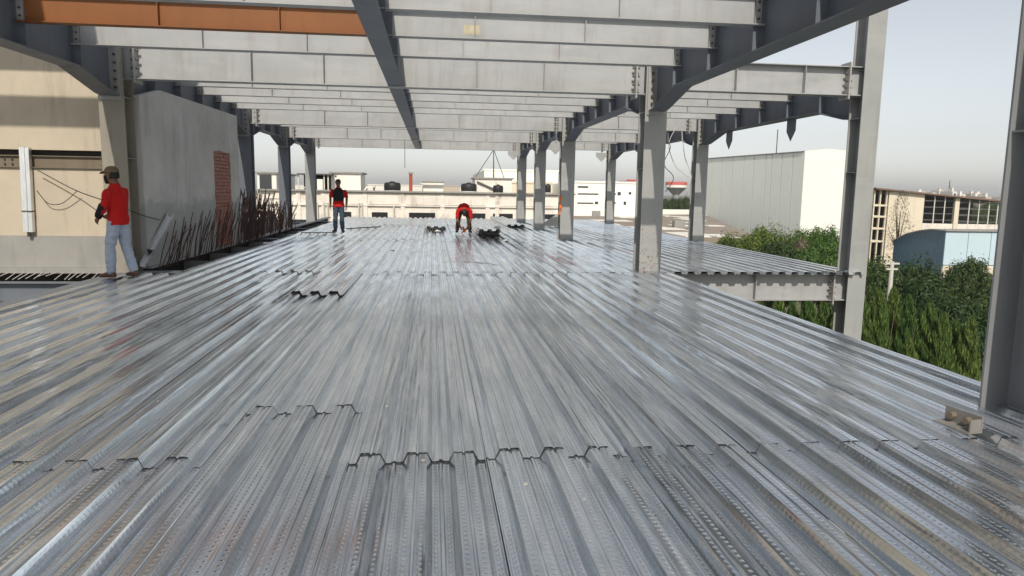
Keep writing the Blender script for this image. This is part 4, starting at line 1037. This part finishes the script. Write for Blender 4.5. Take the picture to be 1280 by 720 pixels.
t = thing('radio_mast', (px(1186, 700), 700, GROUND), 'thin radio mast rising over the distant town', 'mast'); z1 = pz(1186, 225, 700)-GROUND
for dx, dy in ((-1.2, -1.2), (1.2, -1.2), (0, 1.4)): MB().tube([(dx, dy, 0), (0, 0, z1)], .35, 5).build('leg', 'grey_frame', t)
# utility pole
t = thing('utility_pole', (px(1123, 28.6), 28.6, GROUND), 'white utility pole with cross arms among the trees', 'pole'); z1 = pz(1123, 327, 28.6)-GROUND
MB().tube([(0, 0, 0), (0, 0, z1)], [.12, .085], 10).build('shaft', 'pole_white', t)
for zz, ww in ((z1-.12, .32), (z1-.36, .26)): MB().box((-ww, -.05, zz), (ww, .05, zz+.07)).build('cross_arm', 'pole_white', t)

# ------------------------------------------------------------------ trees
def leaf_quads(mb, p, n, size, rng, droop=0):
    n = Vector(n).normalized(); a = n.cross(Vector((rng.uniform(-1, 1), rng.uniform(-1, 1), rng.uniform(-1, 1)))).normalized(); b = n.cross(a).normalized()
    l = size*rng.uniform(.7, 1.3); w_ = l*.42
    if droop:
        a = (Vector((rng.uniform(-.5, .5), rng.uniform(-.5, .5), -1))).normalized(); b = a.cross(Vector((rng.uniform(-1, 1), rng.uniform(-1, 1), 0))).normalized(); w_ = l*.26
    o = len(mb.v); mid_ = p + n*l*.06
    mb.v += [tuple(p - a*l*.5), tuple(mid_ + b*w_*.5), tuple(p + a*l*.5), tuple(mid_ - b*w_*.5)]; mb.f.append((o, o+1, o+2, o+3))
def crown_mesh(key, seed, R_, H, n, leaf, mat, clumps=26, kind='round'):
    rng = random.Random(seed); mb = MB(); cs = []
    for c in range(clumps):
        if kind == 'column':
            t_ = rng.random(); z = H*t_; rr = R_*(.35+.65*math.sin(math.pi*min(1, (1-t_)*.75+.12)))*rng.uniform(.4, 1.0); a = rng.uniform(0, 6.28)
            cs.append((Vector((rr*math.cos(a)*.8, rr*math.sin(a)*.8, z)), R_*rng.uniform(.25, .42)*(1-.55*t_)))
        else:
            d = Vector((rng.gauss(0, 1), rng.gauss(0, 1), rng.gauss(0, 1))).normalized(); k_ = rng.uniform(.35, 1)**.6
            cs.append((Vector((d.x*R_*k_*.82, d.y*R_*k_*.82, H*.5+d.z*H*.42*k_)), R_*rng.uniform(.20, .42)))
    if kind == 'column':
        for i in range(n):
            t_ = rng.random()**1.15; a = rng.uniform(0, 6.283); lump = .74+.30*math.sin(a*3+t_*19+seed)*math.sin(t_*31+a*2)+.20*math.sin(t_*53+a*4)
            rr = R_*max(.05, (1-t_)**.5)*lump*(.25+.75*rng.random()**.35)*(1 if t_ > .12 else .6+3.3*t_)
            p = Vector((rr*math.cos(a), rr*math.sin(a), H*t_)); leaf_quads(mb, p, Vector((math.cos(a), math.sin(a), .3)), leaf, rng, 1)
        me = mb.mesh('crown', False); me.materials.append(M[mat]); return me, cs
    for i in range(n):
        c, r = cs[i % len(cs)] if rng.random() < .85 else rng.choice(cs)
        d = Vector((rng.gauss(0, 1), rng.gauss(0, 1), rng.gauss(0, .8))).normalized(); p = c + d*r*rng.uniform(.35, 1.0)**.5*(1 if rng.random() < .9 else 1.3)
        leaf_quads(mb, p, d+Vector((0, 0, .5)), leaf, rng, kind == 'column')
    me = mb.mesh('crown', False); me.materials.append(M[mat]); return me, cs
_tree = {}
def tree(x, y, h, R_, crownH, kind, mat, label, group, variant=0, n=5200, leaf=.22, name='tree', rz=None):
    key = (kind, mat, variant, n, leaf)
    if kind == 'round': h -= .16*crownH
    if key not in _tree: _tree[key] = crown_mesh(key, 31+variant*7+len(_tree), 1.0, 1.0 if kind == 'round' else 4.0, n, leaf, mat, 30 if kind == 'round' else 46, kind)
    me, cs = _tree[key]
    t = thing(name, (x, y, GROUND), label, 'tree', group, random.uniform(0, 6.28) if rz is None else rz)
    o = link('crown', me, t); zs_ = crownH/(1.0 if kind == 'round' else 4.0); o.scale = (R_, R_, zs_); o.location = (0, 0, h-crownH)
    top = h-crownH*.35
    MB().tube([(0, 0, 0), (.08*R_, .05*R_, (h-crownH)*.6), (0, 0, top)], [.05+h*.018, .04+h*.013, .03], 8).build('trunk', 'bark', t)
    mb = MB()
    for c, r in cs[:8]:
        q = Vector((c.x*R_, c.y*R_, c.z*zs_ + h-crownH)); mb.tube([(0, 0, (h-crownH)*.85+.02*h), (q.x*.5, q.y*.5, (q.z+h-crownH)*.5+.1), tuple(q)], [.02+h*.006, .012+h*.004, .012], 5)
    mb.build('limbs', 'bark', t)
    return t
def tree_px(xp, ytop, Y, R_, crownH, kind, mat, label, group, variant, **kw):
    return tree(px(xp, Y) if xp else 0, Y, pz(xp, ytop, Y)-GROUND, R_, crownH, kind, mat, label, group, variant, **kw)
# columnar trees along the boundary
ash = [(1085, 358, 25.5), (1093, 380, 24), (1109, 362, 26), (1117, 377, 24.3), (1128, 361, 26.3), (1148, 370, 25), (1177, 382, 24.6), (1196, 393, 24), (1153, 425, 22.6), (1066, 368, 25), (1040, 378, 26), (1020, 372, 25), (1000, 380, 26), (982, 374, 25.5), (962, 380, 26), (944, 376, 26.5), (1212, 402, 25.5), (1232, 398, 24.5)]
for k_, (xp, yt, Y) in enumerate(ash):
    rel = 'between the tall outer and the close column' if xp > 1070 else 'seen under the floor girder'
    tree_px(xp, yt, Y, random.uniform(.80, 1.05), 6.4, 'column', 'leaf_bright', 'narrow drooping columnar tree %s' % rel, 'columnar boundary trees', k_ % 3, n=10000, leaf=.15, name='columnar_tree')
rd = [(1138, 314, 40, 3.0, 'leaf_dark'), (1165, 328, 38, 2.6, 'leaf_dark'), (1098, 318, 42, 2.4, 'leaf_mid'), (1075, 316, 45, 2.6, 'leaf_mid'), (1200, 352, 34, 2.4, 'leaf_dark'), (1178, 345, 33, 2.2, 'leaf_dark'), (1110, 338, 34, 2.2, 'leaf_dark'), (1150, 342, 33, 2.3, 'leaf_dark'), (1222, 360, 31, 2.4, 'leaf_dark'), (1228, 314, 36, 1.5, 'leaf_dark'), (1240, 340, 35, 2.2, 'leaf_dark'), (1185, 368, 30, 1.9, 'leaf_dark'), (1212, 385, 29, 1.8, 'leaf_dark'), (1130, 362, 31, 1.9, 'leaf_dark'), (1088, 345, 34, 2.2, 'leaf_dark'), (1100, 375, 30, 1.8, 'leaf_dark'), (1160, 385, 29, 1.8, 'leaf_dark'), (1262, 330, 36, 2.4, 'leaf_dark'),
      (1200, 338, 45, 2.2, 'leaf_dark')]
lb = ['in front of the blue shed', 'at the corner of the blue shed', 'beside the tall outer column', 'behind the tall outer column', 'before the pale shed front', 'right of the utility pole', 'left of the utility pole', 'behind the utility pole', 'beside the close column', 'reaching up beside the pale shed front', 'behind the close column', 'behind the columnar row, middle', 'behind the last columnar trees', 'behind the tallest columnar tree', 'low beside the tall outer column', 'low behind the first columnar trees', 'low behind the twin columnar trees', 'out past the close column', 'against the shed plinth']
for k_, (xp, yt, Y, R_, mt) in enumerate(rd):
    tree_px(xp, yt, Y, R_, R_*2.0 if Y > 32 else 4.5, 'round', mt, '%s bushy tree %s' % ('dark green' if mt == 'leaf_dark' else 'mid green', lb[k_]), 'bushy trees beyond the site', k_ % 4, n=13000, leaf=.085)
for k_, (xp, yt, Y, R_, mt, l_) in enumerate([(938, 273, 44, 2.3, 'leaf_mid', 'bright bushy tree at the corner of the grey warehouse side'), (962, 283, 42, 1.9, 'leaf_mid', 'low bushy tree before the warehouse side'), (990, 284, 43, 2.0, 'leaf_dry', 'half bare brownish tree before the white gable'), (1010, 280, 47, 2.2, 'leaf_mid', 'green tree behind the half bare tree'), (1040, 275, 44, 2.0, 'leaf_mid', 'green tree left of the tall outer column'), (915, 294, 42, 1.8, 'leaf_dark', 'dark low tree at the deck edge before the brown roof'), (1025, 296, 39, 1.8, 'leaf_mid', 'lower green tree at the end of the corrugated deck'), (970, 297, 38, 1.9, 'leaf_dark', 'dark tree behind the corrugated deck edge')]):
    tree_px(xp, yt, Y, R_, R_*1.7, 'round', mt, l_, 'trees before the warehouse', k_ % 4, n=13000, leaf=.085)
tree_px(1128, 238, 84, 2.3, 7.5, 'column', 'leaf_dry', 'tall sparse tree in front of the blank cream wall', 'trees beyond the site', 5, n=1500, leaf=.10)
for k_ in range(10):
    xp = 826+k_*6.5+random.uniform(-2, 2); tree_px(xp, 246+random.uniform(-2, 3), 150+random.uniform(-10, 20), 2.8, 4.5, 'round', 'leaf_dark', 'far dark tree at the foot of the mushroom water tower', 'far trees by the water tower', k_ % 4, n=13000, leaf=.085)
for k_ in range(26):
    xp = random.uniform(1085, 1270); Y = random.uniform(150, 330); tree_px(xp, 251+random.uniform(-1, 4), Y, random.uniform(3, 5), random.uniform(5, 8), 'round', 'leaf_dark', 'far tree between the cream building and the town', 'far trees before the town', k_ % 4, n=13000, leaf=.085)

# ------------------------------------------------------------------ haze
hz_ = MB().box((-1850, -250, -10.5), (1850, 2550, 30)).mesh('haze'); mt_ = bpy.data.materials.new('haze_air'); mt_.use_nodes = True
tn = mt_.node_tree; tn.nodes.clear(); pv = tn.nodes.new('ShaderNodeVolumePrincipled'); mo = tn.nodes.new('ShaderNodeOutputMaterial')
pv.inputs['Color'].default_value = (.95, .96, .985, 1); pv.inputs['Density'].default_value = .00036; pv.inputs['Anisotropy'].default_value = .2
tn.links.new(pv.outputs[0], mo.inputs['Volume']); hz_.materials.append(mt_)
tag(link('haze', hz_), kind='stuff')
